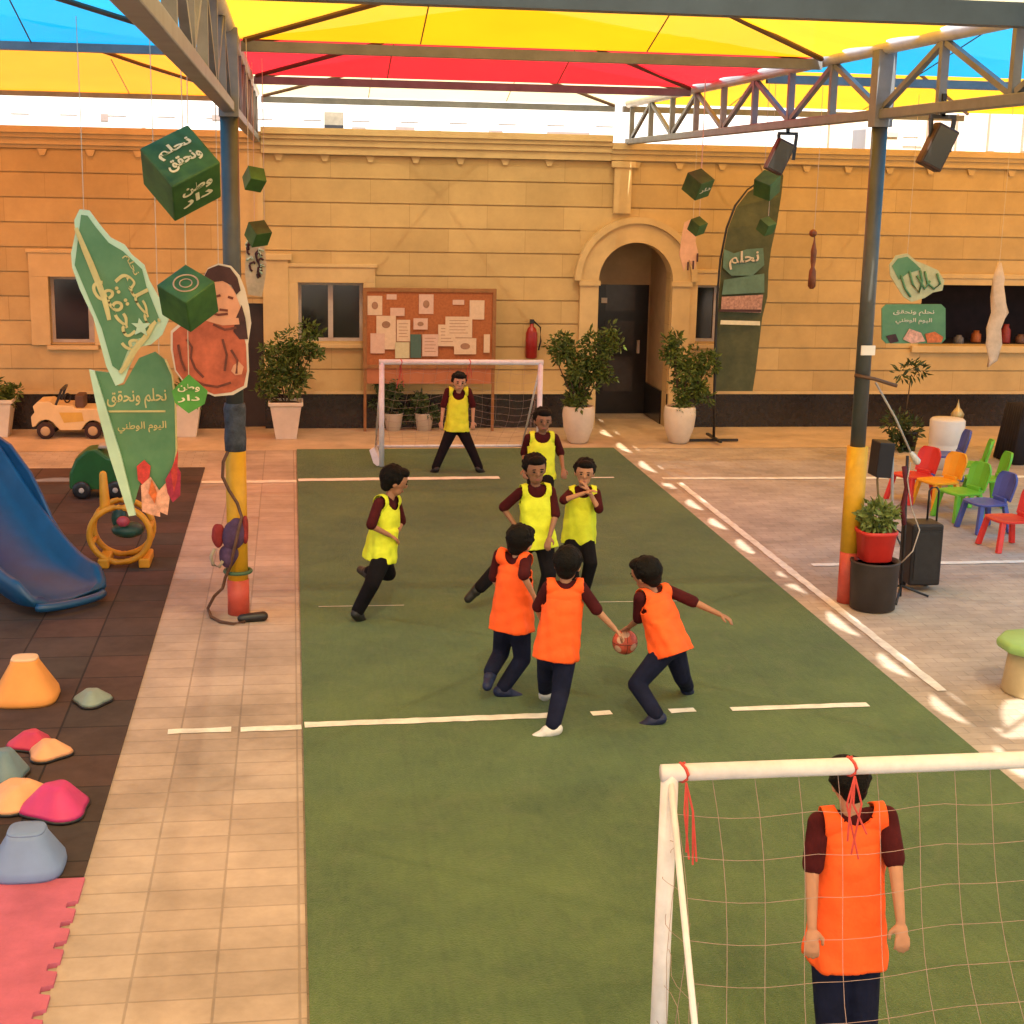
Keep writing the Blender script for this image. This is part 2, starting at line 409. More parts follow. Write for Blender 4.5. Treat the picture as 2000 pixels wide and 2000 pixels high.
mb.box((x0, YW - .10, 3.1), (x1, YW - .031, ZC)); mb.box((x0 - .05, YW - .13, ZC - .09), (x1 + .05, YW - .032, ZC - .003))
part('pilaster', mb, TRIM, B, bevel=.008)
mb = MB(); x0, x1 = wx(497, py=600), wx(545, py=600)
mb.box((wx(455), YW - .06, 2.5), (wx(500), YW - .031, ZC)); part('pilaster', mb, TRIM, B, bevel=.008)
mb = MB(); mb.box((x0, YW - .09, ZP + .05), (x1, YW - .031, wz(520, 490))); mb.box((x0 - .03, YW - .12, wz(520, 490)), (x1 + .05, YW - .031, wz(520, 478)))
part('pilaster', mb, TRIM, B, bevel=.008)
GLASS = mat('dark_window_glass', (.012, .011, .011), .12, .3, 3, spec=.6)
FRAMEW = mat('aluminium_frame', (.42, .36, .31), .45, .08, 20)
def window(o, mull=(.5,), name='window', surround=.12, deep=.14):
    x0, x1, z0, z1 = o; f = .045
    mb = MB()
    for a, b in (((x0, z0), (x1, z0 + f)), ((x0, z1 - f), (x1, z1)), ((x0, z0 + f), (x0 + f, z1 - f)), ((x1 - f, z0 + f), (x1, z1 - f))):
        mb.box((a[0], YW + deep, a[1]), (b[0], YW + deep + .05, b[1]))
    for q in mull:
        xc = x0 + (x1 - x0) * q; mb.box((xc - .035, YW + deep - .012, z0 + f), (xc + .035, YW + deep + .04, z1 - f))
    W = part(name, mb, FRAMEW, B)
    part('pane', MB().box((x0 + f * .9, YW + deep + .02, z0 + f * .9), (x1 - f * .9, YW + deep + .03, z1 - f * .9)), GLASS, W)
    if surround:
        s = surround; mb = MB()
        mb.box((x0 - s * 1.4, YW - .065, z1), (x1 + s * 1.4, YW - .031, z1 + s * 1.8)); mb.box((x0 - s * 1.4 - .03, YW - .085, z1 + s * 1.8), (x1 + s * 1.4 + .03, YW - .031, z1 + s * 1.8 + .05))
        mb.box((x0 - s * 1.4, YW - .065, z0 - .02), (x0, YW - .031, z1)); mb.box((x1, YW - .065, z0 - .02), (x1 + s * 1.4, YW - .031, z1))
        mb.box((x0 - .05, YW - .09, z0 - .08), (x1 + .05, YW - .031, z0 - .021))
        part('window_surround', mb, TRIM, W, bevel=.006)
    return W
window(winC); window(winL, (.9,), surround=.18); window(winR, (.45,), surround=.1)
# dark door behind the post
mb = MB().box((doorL[0], YW + .12, 0), (doorL[1], YW + .17, doorL[3])); part('door', mb, mat('dark_brown_door', (.03, .014, .010), .4, .2), B)
# serving window: dark room behind an open hatch with things on its shelf
x0, x1, z0, z1 = winS
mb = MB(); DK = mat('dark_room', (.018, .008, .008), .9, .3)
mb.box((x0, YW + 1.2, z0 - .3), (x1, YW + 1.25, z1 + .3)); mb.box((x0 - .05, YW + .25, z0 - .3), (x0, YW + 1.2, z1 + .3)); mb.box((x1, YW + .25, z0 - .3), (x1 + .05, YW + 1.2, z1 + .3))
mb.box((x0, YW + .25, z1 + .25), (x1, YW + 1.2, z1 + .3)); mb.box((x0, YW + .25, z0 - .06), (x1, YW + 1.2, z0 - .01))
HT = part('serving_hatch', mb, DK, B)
mb = MB(); mb.box((x0 - .12, YW - .09, z0 - .1), (x1, YW + .1, z0 - .002)); mb.box((x0 - .12, YW - .08, z1 + .001), (x1, YW - .031, z1 + .1)); mb.box((x0 - .12, YW - .10, z1 + .1), (x1, YW - .031, z1 + .17))
part('sill', mb, TRIM, HT, bevel=.006)
# arch: surround ring, hood moulding, jambs, recess
ax0, ax1 = wx(1124, py=640), wx(1262, py=640); axc = (ax0 + ax1) / 2; ra = (ax1 - ax0) / 2; zs = wz(1190, 457) - ra
ro = ra + .27
def arc(r, n=28, a0=0, a1=math.pi): return [(axc + r * math.cos(a0 + (a1 - a0) * i / n), zs + r * math.sin(a0 + (a1 - a0) * i / n)) for i in range(n + 1)]
mb = MB(); A, Bq = arc(ra), arc(ro); y0, y1 = YW - .10, YW + .26
for i in range(28):
    (xa, za), (xb, zb), (xc, zc), (xd, zd) = A[i], A[i + 1], Bq[i + 1], Bq[i]
    mb.add([(xa, y0, za), (xb, y0, zb), (xc, y0, zc), (xd, y0, zd), (xa, y1, za), (xb, y1, zb), (xc, y1, zc), (xd, y1, zd)],
           [(0, 1, 2, 3), (7, 6, 5, 4), (0, 4, 5, 1), (3, 2, 6, 7)])
for s in (-1, 1):
    xa, xb = sorted((axc + s * ra, axc + s * ro))
    mb.box((xa, y0, ZP), (xb, y1, zs)); mb.box((xa - .02, y0 - .03, zs - .07), (xb + .02, y0 - .001, zs))
    mb.box((xa, y0 - .02, 0), (xb, y1, ZP - .002))
AR_ = part('arch_surround', mb, TRIM, B)
mb = MB(); A, Bq = arc(ro + .002), arc(ro + .09)
for i in range(28):
    (xa, za), (xb, zb), (xc, zc), (xd, zd) = A[i], A[i + 1], Bq[i + 1], Bq[i]
    mb.add([(xa, YW - .15, za), (xb, YW - .15, zb), (xc, YW - .15, zc), (xd, YW - .15, zd), (xa, YW - .03, za), (xb, YW - .03, zb), (xc, YW - .03, zc), (xd, YW - .03, zd)],
           [(0, 1, 2, 3), (7, 6, 5, 4), (0, 4, 5, 1), (3, 2, 6, 7)])
part('hood_moulding', mb, TRIM, AR_)
mb = MB()   # spandrel masks between the arch and square opening
for s in (-1, 1):
    pts = [(axc + s * ro * .98, zs)] + [(axc + s * (ro * .98) * math.cos(t), zs + ro * .98 * math.sin(t)) for t in [i * math.pi / 2 / 10 for i in range(1, 11)]] + [(axc, 3.05), (axc + s * (ro + .02), 3.05)]
    if s * 1 > 0 or True: mb.prism([(p[0], YW - .028, p[1]) for p in pts], (0, .1, 0))
part('spandrel', mb, STONE, B)
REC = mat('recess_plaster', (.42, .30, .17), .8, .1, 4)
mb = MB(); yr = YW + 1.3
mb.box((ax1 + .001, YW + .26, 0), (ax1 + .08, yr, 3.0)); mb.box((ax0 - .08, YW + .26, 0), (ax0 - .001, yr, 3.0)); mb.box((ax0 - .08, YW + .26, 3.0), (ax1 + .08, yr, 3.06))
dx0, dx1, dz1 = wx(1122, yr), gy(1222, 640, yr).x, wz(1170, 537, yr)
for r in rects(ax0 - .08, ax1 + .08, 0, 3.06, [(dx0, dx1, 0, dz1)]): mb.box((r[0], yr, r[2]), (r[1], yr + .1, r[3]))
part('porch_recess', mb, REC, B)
mb = MB().box((dx0, yr + .03, 0), (dx1, yr + .08, dz1)); DOOR = part('door', mb, mat('black_door', (.012, .010, .011), .3, .3), B)
mb = MB()
for zz0, zz1 in ((.35, .9), (1.0, 1.45), (1.6, 2.0)): mb.box((dx0 + .16, yr + .015, zz0), (dx1 - .22, yr + .029, zz1))
part('door_panel', mb, mat('door_glass', (.045, .042, .045), .25, .2), DOOR)
part('door_notice', MB().box((dx0 + .10, yr + .008, 1.72), (dx0 + .19, yr + .028, 1.80)), mat('paper', (.75, .7, .62), .8, .05), DOOR)
part('door_handle', MB().box((dx1 - .17, yr - .02, .95), (dx1 - .13, yr + .028, 1.15)), FRAMEW, DOOR)
# hatch goods
BX = [mat('goods_%s' % c, col, .5, .2, 30) for c, col in (('red', (.22, .02, .015)), ('brown', (.12, .05, .03)), ('grey', (.10, .09, .09)), ('orange', (.35, .09, .02)))]
for i in range(9):
    xx = winS[0] + .12 + i * .36 + random.uniform(-.05, .05); h = random.uniform(.12, .30); yy = YW + .36 + random.uniform(0, .25); zb = winS[2] - .009
    mb = MB().lathe([(.075, zb), (.08, zb + h * .1), (.075, zb + h * .7), (.045, zb + h * .85), (.045, zb + h)], (xx, yy, 0), 14)
    solo('canister', sm(mb), BX[i % 4], '%s canister on the serving hatch shelf, %s from its left end' % (['dark red', 'brown', 'grey', 'orange'][i % 4], ['first', 'second', 'third', 'fourth', 'fifth', 'sixth', 'seventh', 'eighth', 'ninth'][i]), 'canister', 'canisters on the serving hatch shelf')

# white neighbour buildings
WB = mat('white_render', (.60, .57, .53), .8, .05, 2)
N1 = thing('neighbour_building', 'bright white flat building rising behind the school roof', 'building', (0, 31, 0))
part('wall', MB().box((-16, 31, 0), (10.6, 38, 9)), WB, N1)
def nb(px0, py0, px1, py1, d, m, par, nm, Yn=31):
    a, b = gy(px0, py1, Yn), gy(px1, py0, Yn)
    return part(nm, MB().box((a.x, Yn - d, a.z), (b.x, Yn - .002, b.z)), m, par)
GREYW = mat('grey_window', (.20, .17, .12), .5, .2); BLK = mat('black_metal', (.015, .014, .015), .4, .3, 20)
wq = nb(612, 212, 648, 236, .03, GREYW, N1, 'window'); nb(612, 236.5, 648, 252, .05, BLK, N1, 'awning')
for a in ((664, 240, 690, 250), (746, 240, 782, 256), (810, 246, 832, 253), (922, 246, 948, 258), (1032, 250, 1112, 262), (190, 215, 204, 228), (400, 218, 444, 226), (268, 240, 274, 248)):
    nb(*a, .025, mat('pale_vent', (.22, .17, .15), .7, .1), N1, 'vent')
for i_, px_ in enumerate(range(20, 1130, 92)):
    nb(px_, 196 + i_ * 2, px_ + 34, 214 + i_ * 2, .02, mat('faint_window', (.38, .36, .34), .5, .15), N1, 'window')
N2 = thing('neighbour_building', 'cream neighbouring building with pale pink piers above the school roof at right', 'building', (20, 33, 0))
part('wall', MB().box((10.7, 33, 0), (40, 40, 9)), mat('cream_render', (.72, .62, .46), .8, .06), N2)
for px in (1480, 1560, 1745, 1800, 1860, 1925):
    nb(px, 215, px + 22, 285, .12, mat('pink_pier', (.62, .42, .34), .8, .06), N2, 'pier', 33)
for a in ((1660, 262, 1740, 274), (1700, 240, 1735, 258)): nb(*a, .05, WB, N2, 'ledge', 33)
RU = thing('rooftop_cooler', 'white air conditioning box on the school roof beside the right post', 'air conditioner', gy(1665, 285, 22.8))
a = gy(1632, 282, 22.8); b = gy(1706, 243, 22.8)
part('case', MB().box((a.x, 22.8, 4.0), (b.x, 23.4, b.z)), WB, RU, bevel=.02)
part('grille', MB().box((a.x + .1, 22.77, 4.3), (b.x - .1, 22.798, b.z - .05)), FRAMEW, RU)

# ------------------------------------------------------------------ shade structure
STEEL = mat('grey_steel', (.15, .16, .175), .42, .2, 5, spec=.5)
STEELD = mat('dark_bluegrey_steel', (.062, .066, .062), .4, .18, 5, spec=.5)
PYEL = mat('post_yellow', (.62, .33, .015), .5, .12, 6); PRED = mat('post_red', (.48, .07, .045), .5, .2, 5)
XL, XR = -.46, 4.74
def truss(X, zb, zt, y0, y1, label, ynode=12.4, p=1.16):
    T = thing('steel_truss', label, 'truss', (X, ynode, zb), 'trusses carrying the canopies')
    part('top_chord', sm(MB().tube([(X, y0, zt), (X, y1, zt)], .055, 12)), mat('sunlit_chord_steel', (.56, .54, .50), .35, .12, 6), T)  # chord coloured paler than the other steel to stand in for its sunlit highlight
    part('bottom_chord', MB().beam((X, y0, zb), (X, y1, zb), .09, .08), STEEL, T, bevel=.008)
    k0 = math.ceil((y0 - ynode) / p); k = k0
    while ynode + k * p < y1:
        y = ynode + k * p
        part('vertical', MB().beam((X, y, zb + .041), (X, y, zt - .05), .06, .06), STEEL, T)
        if k % 2 == 0:
            for s in (-1, 1):
                if y0 <= y + s * p <= y1: part('diagonal', MB().beam((X, y + s * .05, zb + .05), (X, y + s * (p - .04), zt - .06), .045, .045), STEEL, T)
        k += 1
    return T
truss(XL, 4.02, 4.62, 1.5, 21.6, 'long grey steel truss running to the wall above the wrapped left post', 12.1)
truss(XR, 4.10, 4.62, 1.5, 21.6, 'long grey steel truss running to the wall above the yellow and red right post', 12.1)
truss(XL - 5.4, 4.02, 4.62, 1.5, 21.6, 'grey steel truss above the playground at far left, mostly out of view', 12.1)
def beams(xa, xb, ys, z, m, side):
    for i, yb in enumerate(ys):
        bw = .14 if yb < 11 else .085
        solo('cross_beam', MB().beam((xa, yb, z), (xb, yb, z), bw, bw), mat('blue_grey_beam', (.045, .070, .105), .4, .15, 4) if yb < 11 else STEEL, ('%s cross beam of the %s canopies' % (['nearest thick blue-grey', 'second', 'third', 'fourth', 'farthest thin'][i], side)), 'beam', 'canopy cross beams')
beams(XL + .06, XR - .06, (9.3, 13.45, 18.0, 22.3), 4.58, STEELD, 'centre')
beams(XL - 5.3, XL - .06, (9.3, 14.1, 22.3), 4.58, STEELD, 'left')
beams(XR + .06, XR + 5.3, (9.3, 15.4, 22.3), 4.58, STEELD, 'right')
FY = fabric('yellow_shadecloth', (.90, .43, .007)); FO = fabric('orange_shadecloth', (.90, .29, .008)); FR = fabric('red_shadecloth', (.72, .012, .022), .55, .04)
FC = fabric('cream_shadecloth', (.92, .78, .45)); FB = fabric('blue_shadecloth', (.005, .42, .85), .42, .06)
SEAM = mat('dark_rafter', (.10, .055, .03), .6, .2)
def canopy(x0, x1, y0, y1, ze, fm, label, rise=.62, rafter=True, g0=.12, g1=.12, gy0=None):
    T = thing('shade_canopy', label, 'canopy', ((x0 + x1) / 2, (y0 + y1) / 2, ze), 'coloured fabric canopies')
    nx, ny = 40, 36; vs, fs = [], []
    for j in range(ny + 1):
        for i in range(nx + 1):
            u, v = i / nx, j / ny
            sc = (max(0, abs(math.sin(math.pi * (y0 + (y1 - y0) * v - 12.1) / 1.16 + .5 * math.sin(y0 + v * 5))) - .42) / .58) ** .8
            xa = x0 + g0 * sc; xb = x1 - g1 * sc
            x = xa + (xb - xa) * u; lo = gy0(x0 + (x1 - x0) * u) if gy0 else 0; y = y0 + lo + (y1 - y0 - lo) * v
            q = min(u, 1 - u, v * (y1 - y0) / (x1 - x0) * 1.0, (1 - v) * (y1 - y0) / (x1 - x0) * 1.0) if False else min(u, 1 - u, v, 1 - v)
            h = rise * (2 * q) ** 1.04 - .05 * math.sin(math.pi * u) * math.sin(math.pi * v) * (1 - 2 * q)
            vs.append((x, y, ze + h)); 
    for j in range(ny):
        for i in range(nx): a = j * (nx + 1) + i; fs.append((a, a + 1, a + nx + 2, a + nx + 1))
    o = part('fabric', sm(MB().add(vs, fs)), fm, T)
    # split shading at the ridges
    for p in o.data.polygons: p.use_smooth = False
    if rafter:
        ap = V(((x0 + x1) / 2, (y0 + y1) / 2, ze + rise - .03))
        for cx, cy in ((x0 + .08, y0 + .1), (x1 - .08, y0 + .1), (x0 + .08, y1 - .1), (x1 - .08, y1 - .1)):
            part('rafter', MB().tube([(cx, cy, ze - .02), (cx + (ap.x - cx) * .5, cy + (ap.y - cy) * .5, ze + rise * .5 - .045), ap], .024, 6), SEAM, T)
        for sx in (.30, .68):
            xx = x0 + (x1 - x0) * sx
            part('seam', MB().tube([(xx, y1 - .1, ze - .004), (xx, y1 - (y1 - y0) * .27, ze + rise * .54 - .035)], .006, 5), SEAM, T)
    return T
Z0 = 4.64
for (ya, yb, fm, nm) in ((-4.4, .1, FC, 'cream canopy above the viewpoint'), (.1, 4.65, FY, 'yellow canopy near the viewpoint'), (4.65, 9.3, FC, 'cream canopy over the near goal'), (9.3, 13.45, FY, 'bright yellow centre canopy at the top of the view'),
                         (13.45, 18.0, FR, 'red canopy between the yellow and the cream ones'), (18.0, 22.3, FC, 'thin cream canopy next to the wall')):
    canopy(XL + .01, XR - .01, ya, yb, Z0, fm, nm, g0=.0, g1=.15 if ya < 17 else .0)
for (ya, yb, fm, nm) in ((-4.4, .1, FY, 'yellow canopy left of the viewpoint'), (.1, 4.65, FC, 'cream canopy left of the viewpoint'), (4.65, 9.3, FY, 'yellow canopy over the near playground'), (9.3, 14.1, FB, 'sky blue canopy at upper left'), (14.1, 22.3, FO, 'orange canopy at left behind the blue one')):
    canopy(XL - 5.40, XL - .01, ya, yb, Z0 - .04, fm, nm, g0=.0, g1=.0, gy0=(lambda x: .30 * abs(math.sin((x + .2) * 3.4)) if -3.6 < x < -1.7 else 0) if fm is FO else None)
    canopy(XL - 10.8, XL - 5.40, ya, yb, Z0 - .04, fm, nm + ', farther out, unseen and added for shade', rafter=False, g0=.0, g1=.0)  # outer left column lies out of view, added to keep the shade consistent
for (ya, yb, fm, nm) in ((-4.4, .1, FC, 'cream canopy right of the viewpoint'), (.1, 5.2, FY, 'yellow canopy right of the viewpoint'), (5.2, 9.3, FC, 'cream canopy right of the near goal'), (9.3, 15.4, FB, 'sky blue canopy at upper right behind the truss'), (15.4, 22.3, FY, 'yellow canopy at right above the serving hatch')):
    canopy(XR + .01, XR + 5.40, ya, yb, Z0 + .02, fm, nm, g0=.08, g1=.0, gy0=(lambda x: .75 * abs(math.sin(x * 3.9)) if 4.7 < x < 6.8 else 0) if ya == 5.2 else None)
    canopy(XR + 5.40, XR + 10.8, ya, yb, Z0 + .02, fm, nm + ', farther out, unseen and added for shade', rafter=False, g0=.0, g1=.0)

P = thing('steel_post', 'tall steel post at right painted dark green with yellow and red foot', 'post', (XR, 12.1, 0), 'painted steel posts')
zy = gy(1594, 1040, 12.1).z; zg = gy(1600, 842, 12.1).z
part('red_band', sm(MB().lathe([(.088, .004), (.088, zy)], (XR, 12.1, 0), 20)), PRED, P)
part('yellow_band', sm(MB().lathe([(.089, zy), (.089, zg)], (XR, 12.1, 0), 20)), PYEL, P)
part('shaft', sm(MB().lathe([(.064, zg), (.064, 4.06)], (XR, 12.1, 0), 20)), STEELD, P)
part('column_head', MB().box((XR - .075, 12.025, 4.0), (XR + .075, 12.175, 4.60)), STEEL, P)
part('label_plate', MB().box((XR - .06, 12.01, gy(1617, 668, 12.1).z), (XR + .06, 12.026, gy(1617, 650, 12.1).z)), mat('paper', (.75, .7, .62)), P)
LP = V((XL, 12.1, 0))
P2 = thing('steel_post', 'tall steel post at left with yellow middle, red foot and a bundle tied to it', 'post', LP, 'painted steel posts')
zr = gy(450, 1092, 12.1).z; zw = gy(446, 850, 12.1).z; zd = gy(446, 760, 12.1).z
part('red_band', sm(MB().lathe([(.088, .012), (.088, zr)], LP, 20)), PRED, P2)
part('yellow_band', sm(MB().lathe([(.082, zr), (.082, zw)], LP, 20)), PYEL, P2)
part('shaft', sm(MB().lathe([(.070, zd), (.070, 4.0)], LP, 20)), STEELD, P2)
part('denim_wrap', sm(MB().lathe([(.083, zw), (.088, zw + .1), (.081, zw + .2), (.09, zd - .05), (.08, zd)], LP, 16)), mat('faded_denim', (.05, .06, .08), .9, .5, 14, bump=.5), P2)
part('column_head', MB().box((XL - .075, 12.025, 3.95), (XL + .075, 12.175, 4.6)), STEEL, P2)
# far posts at the wall line and near ones behind the viewpoint
for X, Yp in ((XL - 5.4, 12.1),):
    q = thing('steel_post', 'plain steel post of the shade structure outside the view at %s' % ('far left' if X < 0 else 'far right'), 'post', (X, Yp, 0), 'painted steel posts')
    part('shaft', sm(MB().lathe([(.072, 1.4), (.072, 4.1)], (X, Yp, 0), 16)), STEELD, q); part('yellow_band', sm(MB().lathe([(.085, .0), (.085, 1.4)], (X, Yp, 0), 16)), PYEL, q)

# ================================================================== PEOPLE
def meshop(mb, voxel, smooth=2, name='m'):
    me = mb.mesh(name); o = bpy.data.objects.new(name, me); COL.objects.link(o)
    md = o.modifiers.new('r', 'REMESH'); md.mode = 'VOXEL'; md.voxel_size = voxel; md.use_smooth_shade = True
    if smooth: s = o.modifiers.new('s', 'SMOOTH'); s.iterations = smooth; s.factor = .6
    bpy.context.view_layer.update()
    out = bpy.data.meshes.new_from_object(o.evaluated_get(bpy.context.evaluated_depsgraph_get()))
    bpy.data.objects.remove(o); out.name = name
    return out
def cut(me, tests):
    """delete vertices for which any test is true"""
    bm = bmesh.new(); bm.from_mesh(me)
    bmesh.ops.delete(bm, geom=[v for v in bm.verts if any(t(v.co) for t in tests)], context='VERTS'); bm.to_mesh(me); bm.free(); return me
def shift(me, loc):
    for v in me.vertices: v.co -= loc
    for p in me.polygons: p.use_smooth = True
    me.update(); return me
SKIN = mat('skin', (.42, .21, .12), .55, .08, 12, spec=.35)
HAIR = mat('black_hair', (.0045, .0035, .003), .7, .5, 60, bump=.8, bscale=90, spec=.15)
MAROON = mat('maroon_shirt', (.055, .007, .009), .9, .25, 10, bump=.5, bscale=18, spec=.15)
BLACKT = mat('black_trousers', (.006, .005, .007), .9, .3, 8, bump=.6, bscale=18, spec=.15)
NAVY = mat('navy_trousers', (.008, .010, .028), .9, .3, 8, bump=.6, bscale=18, spec=.15)
VYEL = mat('yellow_bib', (.66, .74, .03), .75, .12, 9, bump=.9, bscale=11)
VORG = mat('orange_bib', (.95, .11, .012), .75, .12, 9, bump=.9, bscale=11)
SHW = mat('white_shoe', (.62, .60, .58), .6, .1, 20); SHB = mat('blue_shoe', (.008, .012, .045), .6, .3, 20); SHK = mat('black_shoe', (.015, .014, .014), .5, .3, 20)
EYE = mat('dark_eye', (.01, .006, .005), .2, .2); LIP = mat('lips', (.30, .09, .07), .5, .1)
SKN = [0]
def hitray(P, px, py, L, sgn):
    """point at distance L from P on the sight line through a photo reading"""
    d = ray(px, py).normalized(); w = CAM - P; b = w.dot(d); c = w.dot(w) - L * L; D = b * b - c
    if D <= 0:
        q = CAM - d * b; return P + (q - P).normalized() * L
    return CAM + d * (-b + (math.sqrt(D) if sgn > 0 else -math.sqrt(D)))
def ik(a, c, l1, l2, pole):
    d = c - a; L = min(d.length, (l1 + l2) * .999)
    if d.length > L: c = a + d.normalized() * L
    d = (c - a).normalized(); x = (l1 * l1 - l2 * l2 + L * L) / (2 * L); h = math.sqrt(max(0, l1 * l1 - x * x))
    p = (pole - d * pole.dot(d)).normalized()
    return a + d * x + p * h, c
def person(k, face, y0, pel, neck, head, shoulders, arms, legs, bib, trousers, shoes, label, headdir=None, nsgn=0, cap=False, hemk=1.0, sleeve=.95, curl=.5, tmax=.40, hs=1.10):
    """k size; face: heading in degrees (0 = away from the viewpoint, 90 = to the right); positions are photo readings, depth comes from bone lengths"""
    a = math.radians(face); fwd = V((math.sin(a), math.cos(a), 0)); right = V((math.cos(a), -math.sin(a), 0))
    h = math.radians(headdir if headdir is not None else face); hf = V((math.sin(h), math.cos(h), 0)); hr = V((math.cos(h), -math.sin(h), 0))
    Pv = gy(pel[0], pel[1], y0)
    Nk = hitray(Pv, neck[0], neck[1], .355 * k, 1) if nsgn > 0 else (hitray(Pv, neck[0], neck[1], .355 * k, -1) if nsgn < 0 else None)
    if Nk is None:
        q = gy(neck[0], neck[1], y0); Nk = Pv + (q - Pv).normalized() * max(.30 * k, min(tmax * k, (q - Pv).length))
    hq = gy(head[0], head[1], Nk.y); Hd = Nk + (hq - Nk).normalized() * .135 * k + hf * .012 * k
    spine = (Nk - Pv).normalized()
    sh = []
    for s, (sx, sy) in zip((-1, 1), shoulders):       # [left, right] of the person
        q = gy(sx, sy, Nk.y + right.y * s * .12 * k)
        v = (q - Nk); v = v.normalized() * min(max(v.length, .100 * k), .132 * k); sh.append(Nk + v)
    shR = (sh[1] - sh[0]).normalized(); tf = spine.cross(shR) * -1
    if tf.dot(fwd) < 0 and abs(tf.dot(fwd)) > .2: tf = -tf
    tf = (fwd - spine * fwd.dot(spine)).normalized() if tf.length < .5 else tf.normalized()
    body = MB(); E_ = lambda c, rx, ry, rz, ax=None: body.ell(c, rx * k, ry * k, rz * k, ax)
    ax = (shR, tf, spine)
    hx = (right, (spine.cross(right)) if spine.cross(right).dot(fwd) > 0 else -spine.cross(right), spine)
    def spt(t): return Pv.lerp(Nk, t)
    E_(Pv, .098, .070, .085, hx); E_(spt(.30), .090, .064, .10, hx); E_(spt(.62), .105, .070, .11, ax); E_(spt(.84), .092, .050, .045, ax)
    body.cap(Nk - spine * .04 * k, .042 * k, Hd - spine * .02 * k, .036 * k)
    hup = (Hd - Nk).normalized().lerp(V((0, 0, 1)), .3).normalized(); hf2 = (hf - hup * hf.dot(hup)).normalized(); hr2 = hf2.cross(hup)
    hax = (hr2, hf2, hup)
    kh = k * hs; H_ = lambda c, rx, ry, rz, ax=None: body.ell(c, rx * kh, ry * kh, rz * kh, ax)
    H_(Hd + hup * .022 * kh, .075, .091, .088, hax); H_(Hd + hf2 * .022 * kh - hup * .040 * kh, .050, .052, .056, hax)
    H_(Hd + hf2 * .085 * kh - hup * .012 * kh, .011, .016, .018, hax)
    for s in (-1, 1): H_(Hd + hr2 * s * .070 * kh - hup * .006 * kh - hf2 * .005 * kh, .010, .018, .024, hax)
    shirt, trou = MB(), MB()
    S_ = lambda c, rx, ry, rz, a_: shirt.ell(c, rx * k, ry * k, rz * k, a_)
    S_(spt(.06), .112, .084, .10, hx); S_(spt(.32), .104, .078, .11, hx); S_(spt(.62), .118, .084, .11, ax); S_(spt(.86), .108, .064, .055, ax)
    shirt.cap(Nk - spine * .05 * k, .062 * k, Nk - spine * .004 * k, .047 * k)
    for i, s in enumerate((-1, 1)):
        e, hnd, es, hs = arms[i]
        S0 = sh[i]; El = hitray(S0, e[0], e[1], .195 * k, es); Wr = hitray(El, hnd[0], hnd[1], .185 * k, hs)
        body.cap(Nk.lerp(S0, .5), .030 * k, S0, .030 * k); body.cap(S0, .031 * k, El, .027 * k); body.cap(El, .027 * k, Wr, .018 * k)
        d = (Wr - El).normalized(); side = d.cross(V((0, 0, 1))); side = side.normalized() if side.length > .1 else right.copy(); nn = side.cross(d)
        body.ell(Wr + d * .035 * k, .026 * k, .036 * k, .013 * k, (side, d, nn), 12, 8)
        for fi, (o, L) in enumerate(((-.021, .050), (-.007, .058), (.007, .055), (.021, .044))):
            b0 = Wr + d * .058 * k + side * o * k; b1 = b0 + (d * .6 + side * o * 3 - nn * curl * .35) .normalized() * L * .55 * k; b2 = b1 + (d * .5 - nn * curl).normalized() * L * .5 * k
            body.cap(b0, .0080 * k, b1, .0074 * k, 8); body.cap(b1, .0074 * k, b2, .0064 * k, 8)
        t0 = Wr + d * .02 * k + side * s * .018 * k; t1 = t0 + (d * .6 + side * s * .7 - nn * .3).normalized() * .032 * k
        body.cap(t0, .011 * k, t1, .0085 * k, 8); body.cap(t1, .0085 * k, t1 + (d - nn * .4).normalized() * .022 * k, .007 * k, 8)
        shirt.cap(Nk.lerp(S0, .45), .040 * k, S0, .038 * k); shirt.cap(S0, .042 * k, S0.lerp(El, sleeve), .043 * k)
        if sleeve > .99: shirt.cap(El, .043 * k, El.lerp(Wr, .7), .034 * k)
    feet = []
    for i, s in enumerate((-1, 1)):
        Lg = legs[i]; hip = Pv + right * s * .062 * k - V((0, 0, .045 * k))
        if Lg[0] == 'g':       # planted foot: ankle and toe readings on the ground
            an = gz(Lg[1][0], Lg[1][1], .07 * k); kn, an = ik(hip, an, .275 * k, .265 * k, fwd + V((0, 0, .15)) + right * s * .2)
            if an.z < .075 * k: an.z = .075 * k
            tp = gz(Lg[2][0], Lg[2][1], .03 * k)
        else:
            kn = hitray(hip, Lg[1][0], Lg[1][1], .27 * k, Lg[4]); an = hitray(kn, Lg[2][0], Lg[2][1], .265 * k, Lg[5]); tp = hitray(an, Lg[3][0], Lg[3][1], .13 * k, Lg[6])
            if an.z < .075 * k: an.z = .075 * k
        td = tp - an; 
        if Lg[0] == 'g': td.z = -.045 * k
        td = td.normalized()
        body.cap(hip, .060 * k, kn, .043 * k); body.cap(kn, .043 * k, an, .028 * k); body.cap(an, .028 * k, an + td * .03 * k, .018 * k)
        trou.cap(Pv.lerp(hip, .9), .083 * k, kn, .062 * k); trou.cap(kn, .062 * k, an + (kn - an).normalized() * .01 * k, .052 * k)
        f = MB(); dn = V((0, 0, -1)) if an.z < .12 * k else (td.cross(right)).normalized() * (1 if (td.cross(right)).z < 0 else -1)
        f.cap(an + dn * .028 * k - td * .025 * k, .044 * k, an + dn * .020 * k + td * .04 * k, .045 * k); f.cap(an + dn * .026 * k + td * .02 * k, .041 * k, an + dn * .032 * k + td * .125 * k, .036 * k)
        f.cap(an - td * .005 * k, .036 * k, an + (kn - an).normalized() * .02 * k, .036 * k)
        for q in f.v:
            if q.z < .004: q.z = .004
